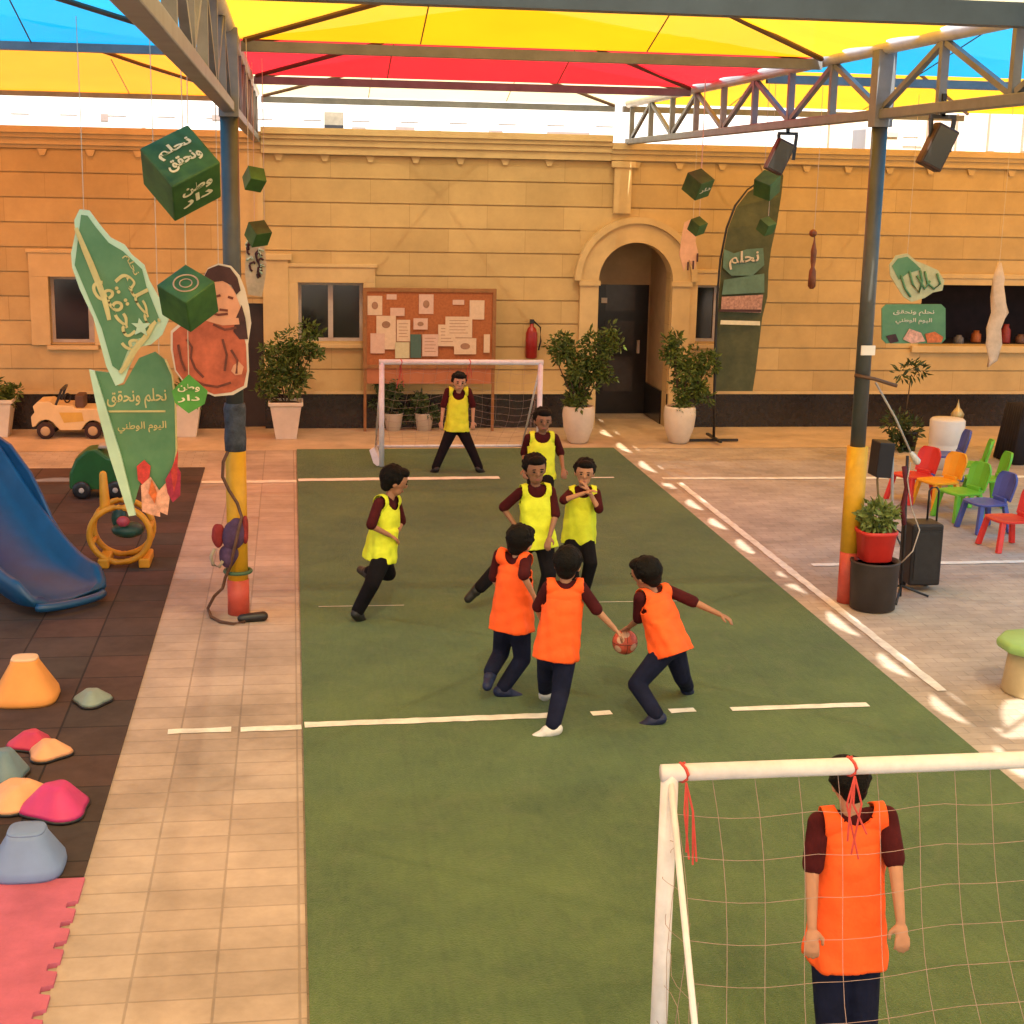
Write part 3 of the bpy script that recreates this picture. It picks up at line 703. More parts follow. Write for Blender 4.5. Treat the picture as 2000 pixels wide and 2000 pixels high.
        feet.append(f)
    trou.ell(Pv - spine * .01 * k, .112 * k, .085 * k, .095 * k, hx)
    base = V((Pv.x, Pv.y, .022 if .04 < Pv.x < 4.29 else .004))
    T = thing('person', label, 'person', base)
    vx = .0062 if k < 1.2 else .0065
    def pm(nm, mb, m_, voxel, smooth=2, par=T, tests=None, solid=0):
        me = meshop(mb, voxel, smooth, nm)
        if tests: cut(me, tests)
        o = part(nm, shift(me, base), m_, par)
        if solid: sd = o.modifiers.new('s', 'SOLIDIFY'); sd.thickness = solid; sd.offset = 1
        return o
    pm('body', body, mat('skin_tone_%d' % SKN[0], [(.42, .21, .12), (.34, .16, .09), (.48, .26, .16), (.27, .13, .075)][SKN[0] % 4], .55, .08, 12, spec=.35), vx, 2); SKN[0] = (SKN[0] + 1) % 4
    pm('shirt', shirt, MAROON, .010, 3)
    pm('trousers', trou, trousers, .010, 3)
    for f in feet: pm('shoe', f, shoes, .008, 2)
    # bib: sleeveless, wider at the hem
    vb = MB(); rs = []; hem = -.20 * hemk; ph = random.uniform(0, 6); TL = (Nk - Pv).length
    prof = [(hem - .02, .152, .122), (hem * .5, .147, .118), (.10, .138, .108), (.35, .131, .101), (.60, .128, .094), (.80, .112, .080)]
    for i in range(41):
        t = hem - .02 + (.80 - hem + .02) * i / 40; j = max(q for q in range(5) if prof[q][0] <= t + 1e-9); a0, b0 = prof[j], prof[j + 1]; u = (t - a0[0]) / (b0[0] - a0[0])
        wd, dp = a0[1] + (b0[1] - a0[1]) * u, a0[2] + (b0[2] - a0[2]) * u; A = hx if t < .45 else ax; c = Pv + (Nk - Pv) * t; row = []
        for q in [2 * math.pi * j / 64 for j in range(64)]:
            f = 1 + (.050 * math.sin(q * 4 + ph + t * 3) + .028 * math.sin(q * 9 - ph * 2 + t * 7) + .018 * math.sin(t * 24 + 2.5 * math.sin(q * 2 + ph))) * max(0, 1 - max(t, 0) * .9)
            row.append(c + A[0] * (wd * f * k * math.copysign(abs(math.cos(q)) ** .8, math.cos(q))) + A[1] * (dp * f * k * math.copysign(abs(math.sin(q)) ** .8, math.sin(q))))
        rs.append(row)
    vb.rings(rs)
    vb.ell(spt(.62), .134 * k, .099 * k, .122 * k, ax, 20, 14); vb.ell(spt(.84), .124 * k, .080 * k, .072 * k, ax, 20, 14)
    for s in (0, 1): vb.cap(Nk.lerp(sh[s], .2) - spine * .006 * k, .056 * k, Nk.lerp(sh[s], .92), .055 * k, 16)
    me = meshop(vb, .0070, 3, 'bib'); hz_ = Pv + spine * hem * TL
    lim = lambda p: (.118 + .35 * max(0, .72 - (p - Pv).dot(spine) / TL)) * k
    sph = [(Nk + tf * .060 * k + spine * .004 * k, .078 * k), (Nk + spine * .045 * k - tf * .005 * k, .072 * k)]
    tests = [lambda p: (p - hz_).dot(spine) < 0, lambda p: abs((p - Nk).dot(shR)) > lim(p)] + [lambda p, c=c, r_=r_: (p - c).length < r_ for c, r_ in sph]
    cut(me, tests)
    for v in me.vertices:
        d_ = (v.co - hz_).dot(spine)
        if d_ < .008: v.co -= spine * d_
        x_ = (v.co - Nk).dot(shR); L_ = lim(v.co)
        if abs(x_) > L_ - .008: v.co += shR * (math.copysign(L_, x_) - x_)
        for c, r_ in sph:
            dd = v.co - c
            if dd.length < r_ + .008: v.co = c + dd.normalized() * r_
    o = part('bib', shift(me, base), bib, T); sd = o.modifiers.new('s', 'SOLIDIFY'); sd.thickness = .004; sd.offset = 1
    # hair and face
    hm = MB(); hm.ell(Hd + hup * .034 * kh - hf2 * .022 * kh, .087 * kh, .095 * kh, .090 * kh, hax, 16, 12); hm.ell(Hd - hf2 * .050 * kh - hup * .02 * kh, .062 * kh, .045 * kh, .058 * kh, hax)
    hm.ell(Hd + hup * .078 * kh + hf2 * .044 * kh, .062 * kh, .050 * kh, .036 * kh, hax)
    for _ in range(90):
        d = V((random.gauss(0, 1), random.gauss(0, 1), abs(random.gauss(0, 1)) - .25)).normalized()
        if d.y > .35 and d.z < .45: continue
        c = Hd + hup * .034 * kh - hf2 * .020 * kh + (hr2 * d.x * .97 + hf2 * d.y + hup * d.z) * .086 * kh; rr_ = random.uniform(.008, .016) * kh
        hm.ell(c, rr_, rr_, rr_ * .9, None, 6, 5)
    pm('hair', hm, HAIR, .007, 1)
    for s in (-1, 1):
        e = MB().ell(Hd + hr2 * s * .028 * kh + hf2 * .0825 * kh + hup * .008 * kh, .010 * kh, .006 * kh, .007 * kh, hax, 10, 6); e.smooth = True; part('eye', e, EYE, T)
        e = MB().ell(Hd + hr2 * s * .028 * kh + hf2 * .085 * kh + hup * .026 * kh, .016 * kh, .005 * kh, .004 * kh, hax, 10, 6); part('eyebrow', e, HAIR, T)
    e = MB().ell(Hd + hf2 * .074 * kh - hup * .052 * kh, .018 * kh, .006 * kh, .006 * kh, hax, 10, 6); part('mouth', sm(e), LIP, T)
    return T, Pv, Nk, Hd
def rep(n, r_):
    T, Pv, Nk, Hd = r_; print('PERSON', n, 'pelvis z %.2f neck z %.2f head z %.2f' % (Pv.z, Nk.z, Hd.z), 'Y %.2f' % Pv.y)
def Yg(px, py): return gz(px, py).y
# arms: (elbow, hand, depth sign of elbow, depth sign of hand); first entry is the person's own left
rep('orange centre', person(1.0, 8, Yg(1040, 1372) + .08, (1052, 1216), (1068, 1092), (1071, 1058), [(1035, 1106), (1095, 1106)],
    [((1014, 1146), (1027, 1180), 1, 1), ((1127, 1152), (1160, 1187), 1, 1)], [('f', (1030, 1275), (1029, 1302), (1025, 1315), 1, 1, 1), ('g', (1043, 1372), (1012, 1384))],
    VORG, NAVY, SHW, 'boy in orange bib and white shoes, back turned, reaching right to the ball', headdir=20, hemk=1.1))
rep('orange right', person(1.0, -40, Yg(1255, 1362) + .15, (1262, 1216), (1228, 1106), (1219, 1076), [(1204, 1128), (1268, 1112)],
    [((1205, 1168), (1188, 1182), 1, 1), ((1312, 1137), (1366, 1163), 1, -1)], [('g', (1240, 1352), (1214, 1362)), ('f', (1287, 1277), (1296, 1300), (1304, 1312), 1, 1, 1)],
    VORG, NAVY, SHB, 'boy in orange bib crouching right of the ball, one arm stretched out behind him', headdir=-45, nsgn=1, hemk=1.0))
rep('orange left', person(1.0, 35, Yg(950, 1305) - .05, (967, 1166), (975, 1016), (990, 980), [(942, 1046), (992, 1056)],
    [((932, 1090), (950, 1125), 1, 1), ((988, 1086), (1006, 1122), -1, 1)], [('f', (945, 1232), (925, 1268), (918, 1288), 1, -1, -1), ('g', (948, 1300), (982, 1308))],
    VORG, NAVY, SHB, 'leftmost boy in an orange bib, leaning forward just left of the ball group', headdir=40))
rep('yellow centre', person(1.05, 172, Yg(1010, 1150) - .02, (1014, 1012), (1010, 912), (1009, 886), [(1044, 928), (973, 932)],
    [((1048, 972), (1037, 1012), -1, -1), ((949, 958), (975, 995), 1, -1)], [('g', (1020, 1140), (1024, 1152)), ('f', (925, 1080), (886, 1130), (876, 1142), -1, 1, -1)],
    VYEL, BLACKT, SHK, 'boy in yellow bib with legs wide apart, half hidden behind the orange bibs', headdir=175))
rep('yellow right', person(1.0, 185, Yg(1095, 1118), (1092, 1006), (1100, 916), (1103, 890), [(1125, 930), (1077, 930)],
    [((1130, 962), (1110, 925), -1, -1), ((1063, 944), (1103, 930), -1, -1)], [('g', (1103, 1112), (1106, 1120)), ('g', (1084, 1118), (1082, 1126))],
    VYEL, BLACKT, SHK, 'boy in yellow bib holding his forearms up before his chin', headdir=190))
rep('yellow left', person(1.05, 80, Yg(676, 1166), (719, 1036), (733, 936), (743, 902), [(748, 945), (712, 950)],
    [((757, 985), (744, 1014), 1, -1), ((700, 992), (735, 1010), -1, 1)], [('f', (733, 1082), (697, 1078), (683, 1068), 1, 1, 1), ('f', (701, 1103), (674, 1154), (686, 1168), -1, 1, 1)],
    VYEL, BLACKT, SHK, 'boy in a yellow bib running alone on the left side of the turf', headdir=85))
rep('far keeper', person(1.0, 178, Yg(864, 888), (862, 803), (865, 728), (867, 707), [(886, 737), (844, 737)],
    [((894, 771), (892, 800), 1, -1), ((835, 771), (833, 797), 1, -1)], [('g', (905, 884), (910, 889)), ('g', (821, 884), (817, 889))],
    VYEL, BLACKT, SHK, 'boy in yellow bib standing astride in the mouth of the far goal', headdir=178, hemk=.8))
rep('yellow rear', person(1.12, 180, Yg(1020, 975) + .15, (1020, 888), (1022, 820), (1024, 796), [(1048, 826), (997, 826)],
    [((1058, 856), (1062, 884), 1, -1), ((989, 856), (991, 884), 1, -1)], [('g', (1030, 980), (1032, 986)), ('g', (1010, 980), (1008, 986))],
    VYEL, BLACKT, SHK, 'boy in yellow bib standing in front of the right post of the far goal', headdir=180))
rep('near keeper', person(1.02, 6, 5.12, (1597, 1760), (1612, 1500), (1600, 1448), [(1540, 1552), (1674, 1540)],
    [((1530, 1668), (1532, 1780), 1, -1), ((1690, 1640), (1700, 1745), -1, 1)], [('g', (1572, 2035), (1566, 2015)), ('g', (1630, 2035), (1636, 2015))],
    VORG, NAVY, SHW, 'tall boy in orange bib seen from behind, standing at the near goal', headdir=-8, hemk=1.15, sleeve=.8, tmax=.47, hs=.86))

# ball
bc = gy(1179, 1211, Yg(1040, 1372) + .55)
bm_ = MB().ell(bc, .088, .088, .088, None, 28, 18)
BALLM = mat('ball_red', (.52, .09, .05), .5, .3, 30, bump=.2, bscale=120)
BL = thing('ball', 'small red playing ball with pale panels between the hands of two orange players', 'ball', bc)
part('ball_surface', sm(bm_), BALLM, BL)
for ax_, cc in (((1, 0, 0), .0), ((0, 1, 0), .0), ((0, 0, 1), .0)):
    A = V(ax_); u = A.orthogonal().normalized(); v_ = A.cross(u)
    part('ball_seam', MB().tube([bc + (u * math.cos(t) + v_ * math.sin(t)) * .0875 for t in [i * math.pi / 16 for i in range(32)]], .0022, 5, close=True), mat('ball_line', (.05, .015, .01), .6, .2), BL)
for d in ((-.5, -.7, .4), (.5, -.75, -.2), (-.1, -.6, .8), (-.7, -.6, -.4)):
    d = V(d).normalized(); u = d.orthogonal().normalized(); v_ = d.cross(u)
    part('ball_panel', MB().rings([[bc + (d * .0875 + (u * math.cos(t) + v_ * math.sin(t)) * q).normalized() * .0892 for t in [i * math.pi / 5 for i in range(10)]] for q in (.03, .0145, .001)]), mat('ball_pale', (.62, .38, .26), .5, .1), BL)

# ================================================================== GOALS
GW = mat('goal_white_paint', (.66, .66, .70), .45, .1, 12); NETM = mat('net_cord', (.34, .24, .22), .8, .15, 20); TIE = mat('red_tie', (.50, .06, .05), .7, .2, 20)
def goal(x0, x1, yf, h, depth, label, toward=1, ties=(), r=.04, step=.16, netr=.0022):
    """goal frame; toward = +1 when the net lies beyond the mouth"""
    T = thing('football_goal', label, 'goal', ((x0 + x1) / 2, yf, 0), 'small white football goals')
    yb = yf + toward * depth
    for x in (x0, x1):
        part('post', sm(MB().tube([(x, yf, .03), (x, yf, h)], r, 14)), GW, T)
        part('ground_bar', sm(MB().tube([(x, yf, .045), (x, yb, .045)], r * .6, 10)), GW, T)
        part('brace', sm(MB().tube([(x, yf + toward * .02, h - .03), (x, yb, .05)], r * .38, 8)), GW, T)
    part('crossbar', sm(MB().tube([(x0 - r, yf, h), (x1 + r, yf, h)], r, 14)), GW, T)
    part('back_bar', sm(MB().tube([(x0, yb, .045), (x1, yb, .045)], r * .6, 10)), GW, T)
    nb_ = MB(); nx = int((x1 - x0) / step); ny = int(1.05 * math.hypot(h, depth) / step)
    def P(u, v, side=None):
        if side is None:
            x = x0 + (x1 - x0) * u; y = yf + toward * depth * v; z = (h - .05) * (1 - v) + .05
            s_ = math.sin(math.pi * v) * (.07 + .04 * math.sin(u * 9)) + .03 * abs(math.sin(u * math.pi * 5)) * (1 - v); return V((x + .03 * math.sin(v * 7 + u * 5), y - toward * s_ * .6, max(.03, z - s_)))
        x = side; y = yf + toward * depth * u; zt = (h - .05) * (1 - u) + .05; return V((x + .02 * math.sin(v * 6 + u * 5), y, .04 + (zt - .04) * v))
    for i in range(nx + 1): nb_.tube([P(i / nx, j / 14) for j in range(15)], netr, 4)
    for j in range(1, ny): nb_.tube([P(i / 24, j / ny) for i in range(25)], netr, 4)
    for sx in (x0, x1):
        for i in range(1, int(depth / step)): q = i * step / depth; nb_.tube([P(q, j / 6, sx) for j in range(7)], netr, 4)
        for j in range(1, int(h / step)):
            zz = j * step; umax = 1 - (zz - .05) / (h - .1)
            if umax > .05: nb_.tube([V((sx + .02 * math.sin(zz * 9 + t), yf + toward * depth * umax * t / 6, zz)) for t in range(7)], netr, 4)
    part('net', nb_, NETM, T)
    for u in ties:
        x = x0 + (x1 - x0) * u; mb = MB(); mb.lathe([(0.001, 0), (r * 1.25, 0), (r * 1.25, .001)], (0, 0, 0), 4) if False else None
        mb.tube([(x + dx, yf + r * 1.06 * math.sin(a) , h + r * 1.06 * math.cos(a)) for dx, a in [(.01 * math.sin(k), k * .6) for k in range(12)]], .006, 5)
        for q in range(4): mb.tube([(x, yf + toward * .045, h - .02), (x + random.uniform(-.03, .03), yf + toward * .06, h - .12), (x + random.uniform(-.06, .06), yf + toward * .08, h - random.uniform(.2, .34))], .004, 5)
        part('net_tie', mb, TIE, T)
    return T
gl = gz(720, 884); xr_ = gy(1020, 683, gl.y).x; hz = gy(720, 683, gl.y).z
goal(gl.x, xr_, gl.y, hz, 1.35, 'far small white goal in front of the notice board', 1, (.12, .55), .033, netr=.0014)
gh = 1.5; c0 = gz(1264, 1458, gh)
goal(c0.x, c0.x + 2.35, c0.y, gh, .95, 'near white goal with sagging net cut off at the lower right corner', -1, (.02, .28, .73), .031, .14, .0011)

# ================================================================== NOTICE BOARD, EXTINGUISHER
CORK = mat('cork', (.33, .105, .035), .9, .2, 30); WOOD = mat('board_wood', (.24, .10, .03), .6, .2, 9)
yb = YW - .35
def by(px, py): return gy(px, py, yb)
NB = thing('notice_board', 'large cork notice board covered with pinned papers, behind the far goal', 'notice board', (by(805, 700).x, yb, 0))
a, b = by(692, 688), by(930, 552)
part('cork_panel', MB().box((a.x, yb, a.z), (b.x, yb + .03, b.z)), CORK, NB)
mb = MB(); f = .05
for q in (((a.x - f, b.z), (b.x + f, b.z + f)), ((a.x - f, a.z - f), (b.x + f, a.z)), ((a.x - f, a.z), (a.x, b.z)), ((b.x, a.z), (b.x + f, b.z))): mb.box((q[0][0], yb - .02, q[0][1]), (q[1][0], yb + .04, q[1][1]))
part('frame', mb, WOOD, NB)
lo = by(692, 724).z
part('lower_panel', MB().box((a.x, yb + .005, lo), (b.x, yb + .03, a.z - f)), mat('board_lower', (.36, .12, .05), .7, .1), NB)
for x in (a.x - f / 2, b.x + f / 2): part('leg', MB().box((x - .02, yb, 0), (x + .02, yb + .04, a.z - f)), WOOD, NB)
PAPS = [mat('paper_%s' % n, c, .85, .07, 25) for n, c in (('cream', (.58, .42, .29)), ('pink', (.55, .36, .28)), ('yellowish', (.50, .44, .27)), ('teal', (.06, .11, .09)))]
INK = mat('paper_ink', (.28, .15, .09), .8, .2)
# paper readings in the 6.44x enlargement of (700,550)
for i, (x0, y0, x1, y1, mi) in enumerate(((115, 180, 300, 420, 0), (355, 160, 480, 225, 1), (760, 160, 945, 405, 1), (1185, 230, 1330, 290, 1), (1395, 235, 1585, 475, 0), (400, 330, 580, 430, 1), (225, 430, 470, 650, 0), (480, 480, 650, 750, 0), (150, 650, 330, 900, 1), (330, 640, 470, 850, 0),
        (690, 460, 870, 600, 1), (1000, 540, 1220, 810, 0), (1090, 440, 1430, 700, 0), (1200, 710, 1480, 910, 0), (460, 760, 640, 960, 2), (650, 660, 790, 955, 3), (800, 660, 1000, 935, 1), (1570, 660, 1650, 890, 0))):
    s0 = lambda v: (700 + v / 6.44) / K; s1 = lambda v: (550 + v / 6.44) / K
    p, q = by(s0(x0), s1(y1)), by(s0(x1), s1(y0)); d = .004 + .0022 * i
    o = part('paper', MB().box((p.x, yb - d - .001, p.z), (q.x, yb - .002 if i == 0 else yb - d + .001, q.z)), PAPS[mi], NB)
    if i in (0, 2, 6, 10, 13): part('drawing', sm(MB().ell(((p.x + q.x) / 2, yb - d - .003, (p.z + q.z) / 2), (q.x - p.x) * .22, .002, (q.z - p.z) * .2)), INK, o)
    elif i in (7, 11, 12, 16):
        mb = MB()
        for t in range(5): zz = q.z - (q.z - p.z) * (.18 + .15 * t); mb.box((p.x + (q.x - p.x) * .15, yb - d - .002, zz - .004), (q.x - (q.x - p.x) * (.15 + .1 * (t % 2)), yb - d - .0011, zz + .004))
        part('text_lines', mb, INK, o)
e = gy(1002, 676, YW - .14)
FE = thing('fire_extinguisher', 'dark red fire extinguisher hanging on the wall right of the notice board', 'fire extinguisher', (e.x, e.y, e.z))
RED = mat('extinguisher_red', (.25, .012, .010), .35, .15, 8)
part('cylinder', sm(MB().lathe([(.07, 0), (.085, .02), (.085, .36), (.06, .43), (.028, .46), (.028, .50)], e, 20)), RED, FE)
part('valve', MB().box((e.x - .03, e.y - .03, e.z + .50), (e.x + .03, e.y + .03, e.z + .56)), BLK, FE, bevel=.005)
part('hose', sm(MB().tube([(e.x + .03, e.y, e.z + .53), (e.x + .12, e.y - .03, e.z + .45), (e.x + .13, e.y - .03, e.z + .25), (e.x + .10, e.y - .03, e.z + .12)], .012, 8)), BLK, FE)
part('bracket', MB().box((e.x - .05, e.y + .08, e.z + .2), (e.x + .05, YW - .031, e.z + .26)), BLK, FE)

# ================================================================== POTTED PLANTS
LEAF = mat('ficus_leaf', (.035, .065, .010), .5, .3, 9, col2=(.10, .145, .018)); LEAF2 = mat('dark_leaf', (.018, .035, .010), .5, .3, 9, col2=(.055, .085, .018))
POTM = mat('pale_pot', (.60, .52, .40), .6, .08, 5); SOIL = mat('soil', (.04, .025, .015), .95, .3, 30); BARK = mat('bark', (.07, .045, .025), .9, .3, 20)
def potted(pbase, y, prof, blobs, label, leafm, nl, square=False, leafsize=.085, group='potted shrubs along the school wall'):
    """blobs given as (x reading, y reading, radius m)"""
    c = V((gz(*pbase).x, y, 0)) if y else gz(*pbase)
    T = thing('potted_plant', label, 'potted plant', c, group)
    zt = prof[-1][1]
    if square:
        mb = MB().rings([[c + V((sx * r, sy * r, z)) for sx, sy in ((-1, -1), (1, -1), (1, 1), (-1, 1))] for r, z in prof + [(prof[-1][0] - .02, zt), (prof[-1][0] - .03, zt - .05)]]); part('pot', mb, POTM, T, bevel=.012)
    else: part('pot', sm(MB().lathe(prof + [(prof[-1][0] - .018, zt + .004), (prof[-1][0] - .03, zt - .04)], c, 28)), POTM, T)
    part('soil', MB().lathe([(.001, zt - .045), (prof[-1][0] * .8, zt - .03)], c, 16), SOIL, T)
    bl = [(gy(px, py, c.y), r) for px, py, r in blobs]; st = MB()
    for p, r in bl: st.tube([c + V((random.uniform(-.04, .04), random.uniform(-.04, .04), zt - .04)), c.lerp(p, .5) + V((0, 0, zt * .4)), p], [.014, .010, .004], 6)
    part('stem', st, BARK, T)
    fo = MB(); tot = sum(r ** 2 for _, r in bl)
    for p, r in bl:
        n = int(nl * r ** 2 / tot); q = V((p.x, p.y + random.uniform(-.08, .08), p.z))
        for t in range(9):
            d = V((random.gauss(0, 1), random.gauss(0, 1), random.gauss(0, 1))).normalized() * r * random.uniform(.3, .95)
            fo.leaves(q + d, r * random.uniform(.25, .5), n // 9, leafsize)
    part('foliage', fo, leafm, T)
    return T
sq = [(.14, 0), (.21, .46), (.235, .47), (.235, .52)]; rd = [(.10, 0), (.14, .03), (.205, .22), (.225, .40), (.215, .50), (.205, .52)]
potted((540, 826), None, sq, [(540, 690, .26), (515, 715, .24), (560, 650, .24), (585, 625, .16), (560, 720, .22), (520, 665, .2), (505, 745, .16), (590, 660, .15)], 'bushy light green shrub in a square tapered pot left of the window', LEAF, 2600, True)
potted((1090, 836), None, rd, [(1095, 690, .28), (1065, 665, .22), (1125, 660, .24), (1150, 640, .18), (1060, 640, .14), (1100, 735, .24), (1130, 715, .22), (1040, 655, .10), (1085, 760, .15)], 'bushy dark green shrub in a round white pot left of the arched door', LEAF, 3000)
potted((1280, 836), None, rd, [(1300, 690, .26), (1275, 670, .2), (1335, 690, .2), (1300, 730, .24), (1270, 645, .13), (1320, 740, .22), (1290, 760, .15)], 'bushy green shrub in a round white pot right of the arched door', LEAF, 2400)
potted((352, 822), None, sq, [(350, 740, .20), (365, 720, .14)], 'shrub in a pale pot half hidden behind the hanging figure board', LEAF, 900, True)
potted((742, 812), None, [(.10, 0), (.14, .24), (.15, .25)], [(735, 745, .24), (715, 735, .16), (750, 780, .16), (722, 760, .15)], 'low dark leafy plant left of the goal frame under the notice board', LEAF2, 1200, leafsize=.07)
potted((800, 812), None, [(.10, 0), (.14, .24), (.15, .25)], [(800, 765, .20), (820, 780, .12), (785, 785, .12)], 'low grey-green plant inside the far goal under the notice board', LEAF2, 800, leafsize=.07)
potted((-2, 822), None, sq, [(5, 735, .20), (-10, 750, .24), (15, 750, .12)], 'green shrub in a pot cut by the left edge of the view', LEAF, 1100, True)
t_ = gz(1712, 850); tp = gy(1712, 700, t_.y)
ST = thing('sapling', 'thin sapling with a few leaves at the top, behind the black speaker', 'plant', (t_.x, t_.y, 0))
part('pot', sm(MB().lathe([(.10, 0), (.13, .25), (.14, .26)], (t_.x, t_.y, 0), 18)), BLK, ST)
part('stem', sm(MB().tube([(t_.x, t_.y, .2), gy(1704, 810, t_.y), gy(1712, 760, t_.y), gy(1718, 715, t_.y)], [.014, .012, .009, .006], 7)), BARK, ST)
mb = MB()
for a_ in ((1718, 700), (1700, 705), (1735, 700), (1722, 690)): mb.leaves(gy(a_[0], a_[1], t_.y), .09, 20, .13, .28)
for a_ in ((1690, 800), (1700, 830), (1715, 810), (1690, 850)): mb.leaves(gy(a_[0], a_[1], t_.y), .17, 120, .10, .4)
part('foliage', mb, LEAF2, ST)

# ================================================================== HANGING DECORATIONS
STR = mat('string', (.55, .47, .36), .8, .1, 20); GCUBE = mat('green_print', (.012, .060, .018), .55, .5, 4, col2=(.050, .14, .03)); CREAM = mat('cream_print', (.62, .60, .42), .6, .1, 12)
def hang(mb, p, ztop=4.60): mb.tube([p, p + V((.004, 0, (ztop - p.z) / 2)), V((p.x, p.y, ztop))], .0032, 5)
def cube(cx, cy, Yp, size_px, label, rot, texts=(), th=None, mm=None, mm_ring=False):
    c = gy(cx, cy, Yp); s = size_px * K * (Yp + .14 * c.x) / 3000
    T = thing('hanging_cube', label, 'hanging cube', c, 'green cubes hanging from the canopies')
    R = Matrix.Rotation(rot[1], 3, 'Y') @ Matrix.Rotation(rot[0], 3, 'X') @ Matrix.Rotation(rot[2], 3, 'Z')
    h = s / 2; mb = MB().box((c.x - h, c.y - h, c.z - h), (c.x + h, c.y + h, c.z + h), R, c)
    part('box', mb, mm or GCUBE, T, bevel=s * .03)
    top = max(mb.v, key=lambda p: p.z); m2 = MB(); hang(m2, top.copy()); part('string', m2, STR, T)
    if mm_ring:
        n = R @ V((0, 0, 1)); u = R @ V((1, 0, 0)); v_ = R @ V((0, 1, 0))
        for q, rr in ((.30, .022), (.15, .016)): part('ring_motif', sm(MB().tube([c + n * (s / 2 + .001) + (u * math.cos(t) + v_ * math.sin(t)) * s * q for t in [j * math.pi / 16 for j in range(32)]], s * rr, 6, close=True)), mat('dull_pink_print', (.36, .26, .20), .6, .3, 14), T)
    for tx, face, w_ in texts:
        n, r_, u = {'f': ((0, -1, 0), (1, 0, 0), (0, 0, 1)), 't': ((0, 0, 1), (1, 0, 0), (0, 1, 0)), 'r': ((1, 0, 0), (0, 1, 0), (0, 0, 1)), 'l': ((-1, 0, 0), (0, -1, 0), (0, 0, 1))}[face]
        n, r_, u = R @ V(n), R @ V(r_), R @ V(u)
        lines = tx.split('|')
        for i, ln in enumerate(lines):
            tm_ = text_mesh(ln, c + n * (h + .003) + u * s * (.30 * (len(lines) - 1) / 2 - .30 * i + .02), r_, u, s * .27, .001, True, s * w_ * 1.25, .03)
            if tm_.v: part('lettering', tm_, CREAM, T)
    return T
cube(342, 327, 10.2, 104, 'big dark green cube with white lettering on two faces, highest at left', (math.radians(52), math.radians(3), math.radians(38)), (('نحلم|ونحقق', 't', .55), ('وطن|دار', 'f', .5)))
RC = cube(355, 563, 10.4, 76, 'green cube standing on a corner with a ring motif, before the hanging figure', (math.radians(38), math.radians(-4), math.radians(45)), (), mm_ring=True)
cc = gy(352, 563, 10.4)
cube(480, 338, 13.0, 32, 'small dark green cube hanging right beside the left post', (math.radians(40), math.radians(30), math.radians(30)), ())
cube(487, 441, 15.0, 34, 'small olive green cube hanging above the black and white cutout', (math.radians(38), math.radians(20), math.radians(40)), ())
cube(1317, 348, 16.0, 38, 'small green cube hanging upper right of the arch', (math.radians(35), math.radians(10), math.radians(40)), (('دار', 'f', .6),))
cube(1316, 427, 16.3, 24, 'tiny brown-green cube hanging below another one right of the arch', (math.radians(35), math.radians(10), math.radians(40)), ())
cube(1447, 350, 15.5, 36, 'small teal-green cube hanging at the top of the feather banner', (math.radians(35), math.radians(-12), math.radians(38)), ())
cube(1446, 427, 15.6, 24, 'tiny green cube hanging in front of the middle of the feather banner', (math.radians(35), math.radians(10), math.radians(38)), ())
T = thing('hanging_tag', 'bright green diamond tag with white script at the foot of the figure board', 'hanging tag', gy(356, 745, 10.6), 'green cubes hanging from the canopies'); del T['group']
c = gy(356, 745, 10.6); pts = [gy(px, py, 10.6) for px, py in ((324, 738), (356, 706), (392, 738), (386, 762), (356, 780), (330, 760))]
part('card', MB().prism(pts, (0, .012, 0)), mat('bright_green_card', (.06, .26, .04), .6, .2, 6), T)
for i, ln in enumerate(('وطن', 'دار')):
    tm_ = text_mesh(ln, gy(356, 732 + 20 * i, 10.594), (1, 0, 0), (0, 0, 1), .055, .002, True, .15, .02); part('lettering', tm_, CREAM, T)
m2 = MB(); hang(m2, gy(356, 707, 10.6)); part('string', m2, STR, T)

BGREEN = mat('sea_green_board', (.065, .20, .085), .55, .10, 3, col2=(.12, .27, .12)); BEDGE = mat('board_edge_mint', (.48, .68, .46), .5, .06, 6); GOLD = mat('pale_gold_print', (.58, .50, .20), .6, .12, 8)
yb_ = 11.6
def bp(px, py, d=0): return gy(px, py, yb_ + d)
SB = thing('hanging_sign', 'tall sea-green cutout sign with golden script hanging above the yellow toy ring', 'sign', bp(250, 700))
upper = [(150, 395), (168, 397), (185, 420), (208, 448), (235, 462), (248, 480), (272, 500), (282, 530), (292, 548), (310, 580), (318, 604), (306, 632), (285, 650), (262, 655), (245, 690), (232, 722), (218, 728), (200, 690), (176, 600), (150, 545), (136, 505), (134, 478), (142, 440), (140, 415)]
part('emblem_board', MB().prism([bp(*q) for q in upper], (.0, .03, 0)), BEDGE, SB)
inner = [(153, 405), (165, 407), (180, 428), (205, 458), (232, 474), (268, 508), (276, 540), (300, 600), (280, 636), (250, 640), (225, 700), (212, 690), (192, 620), (160, 545), (141, 500), (148, 445)]
part('emblem_field', MB().prism([bp(*q, -.006) for q in inner], (.0, .004, 0)), BGREEN, SB)
mb = MB()
def stroke(pts, w=6.5, d=-.016):
    mb.tube([bp(px, py, d) for px, py in pts], [w * K * yb_ / 3000 * (0.55 + .45 * math.sin(math.pi * (i + .5) / len(pts))) for i in range(len(pts))], 6)
for s_ in (((143, 430), (152, 452), (160, 472), (170, 495), (178, 515), (188, 540), (196, 562), (202, 585), (206, 604)), ((226, 704), (234, 694), (240, 684), (247, 672), (254, 660), (263, 649), (273, 638), (282, 625), (290, 610))): stroke(s_)
for q in mb.v: q.y = yb_ - .012 + (q.y - (yb_ - .016)) * .12
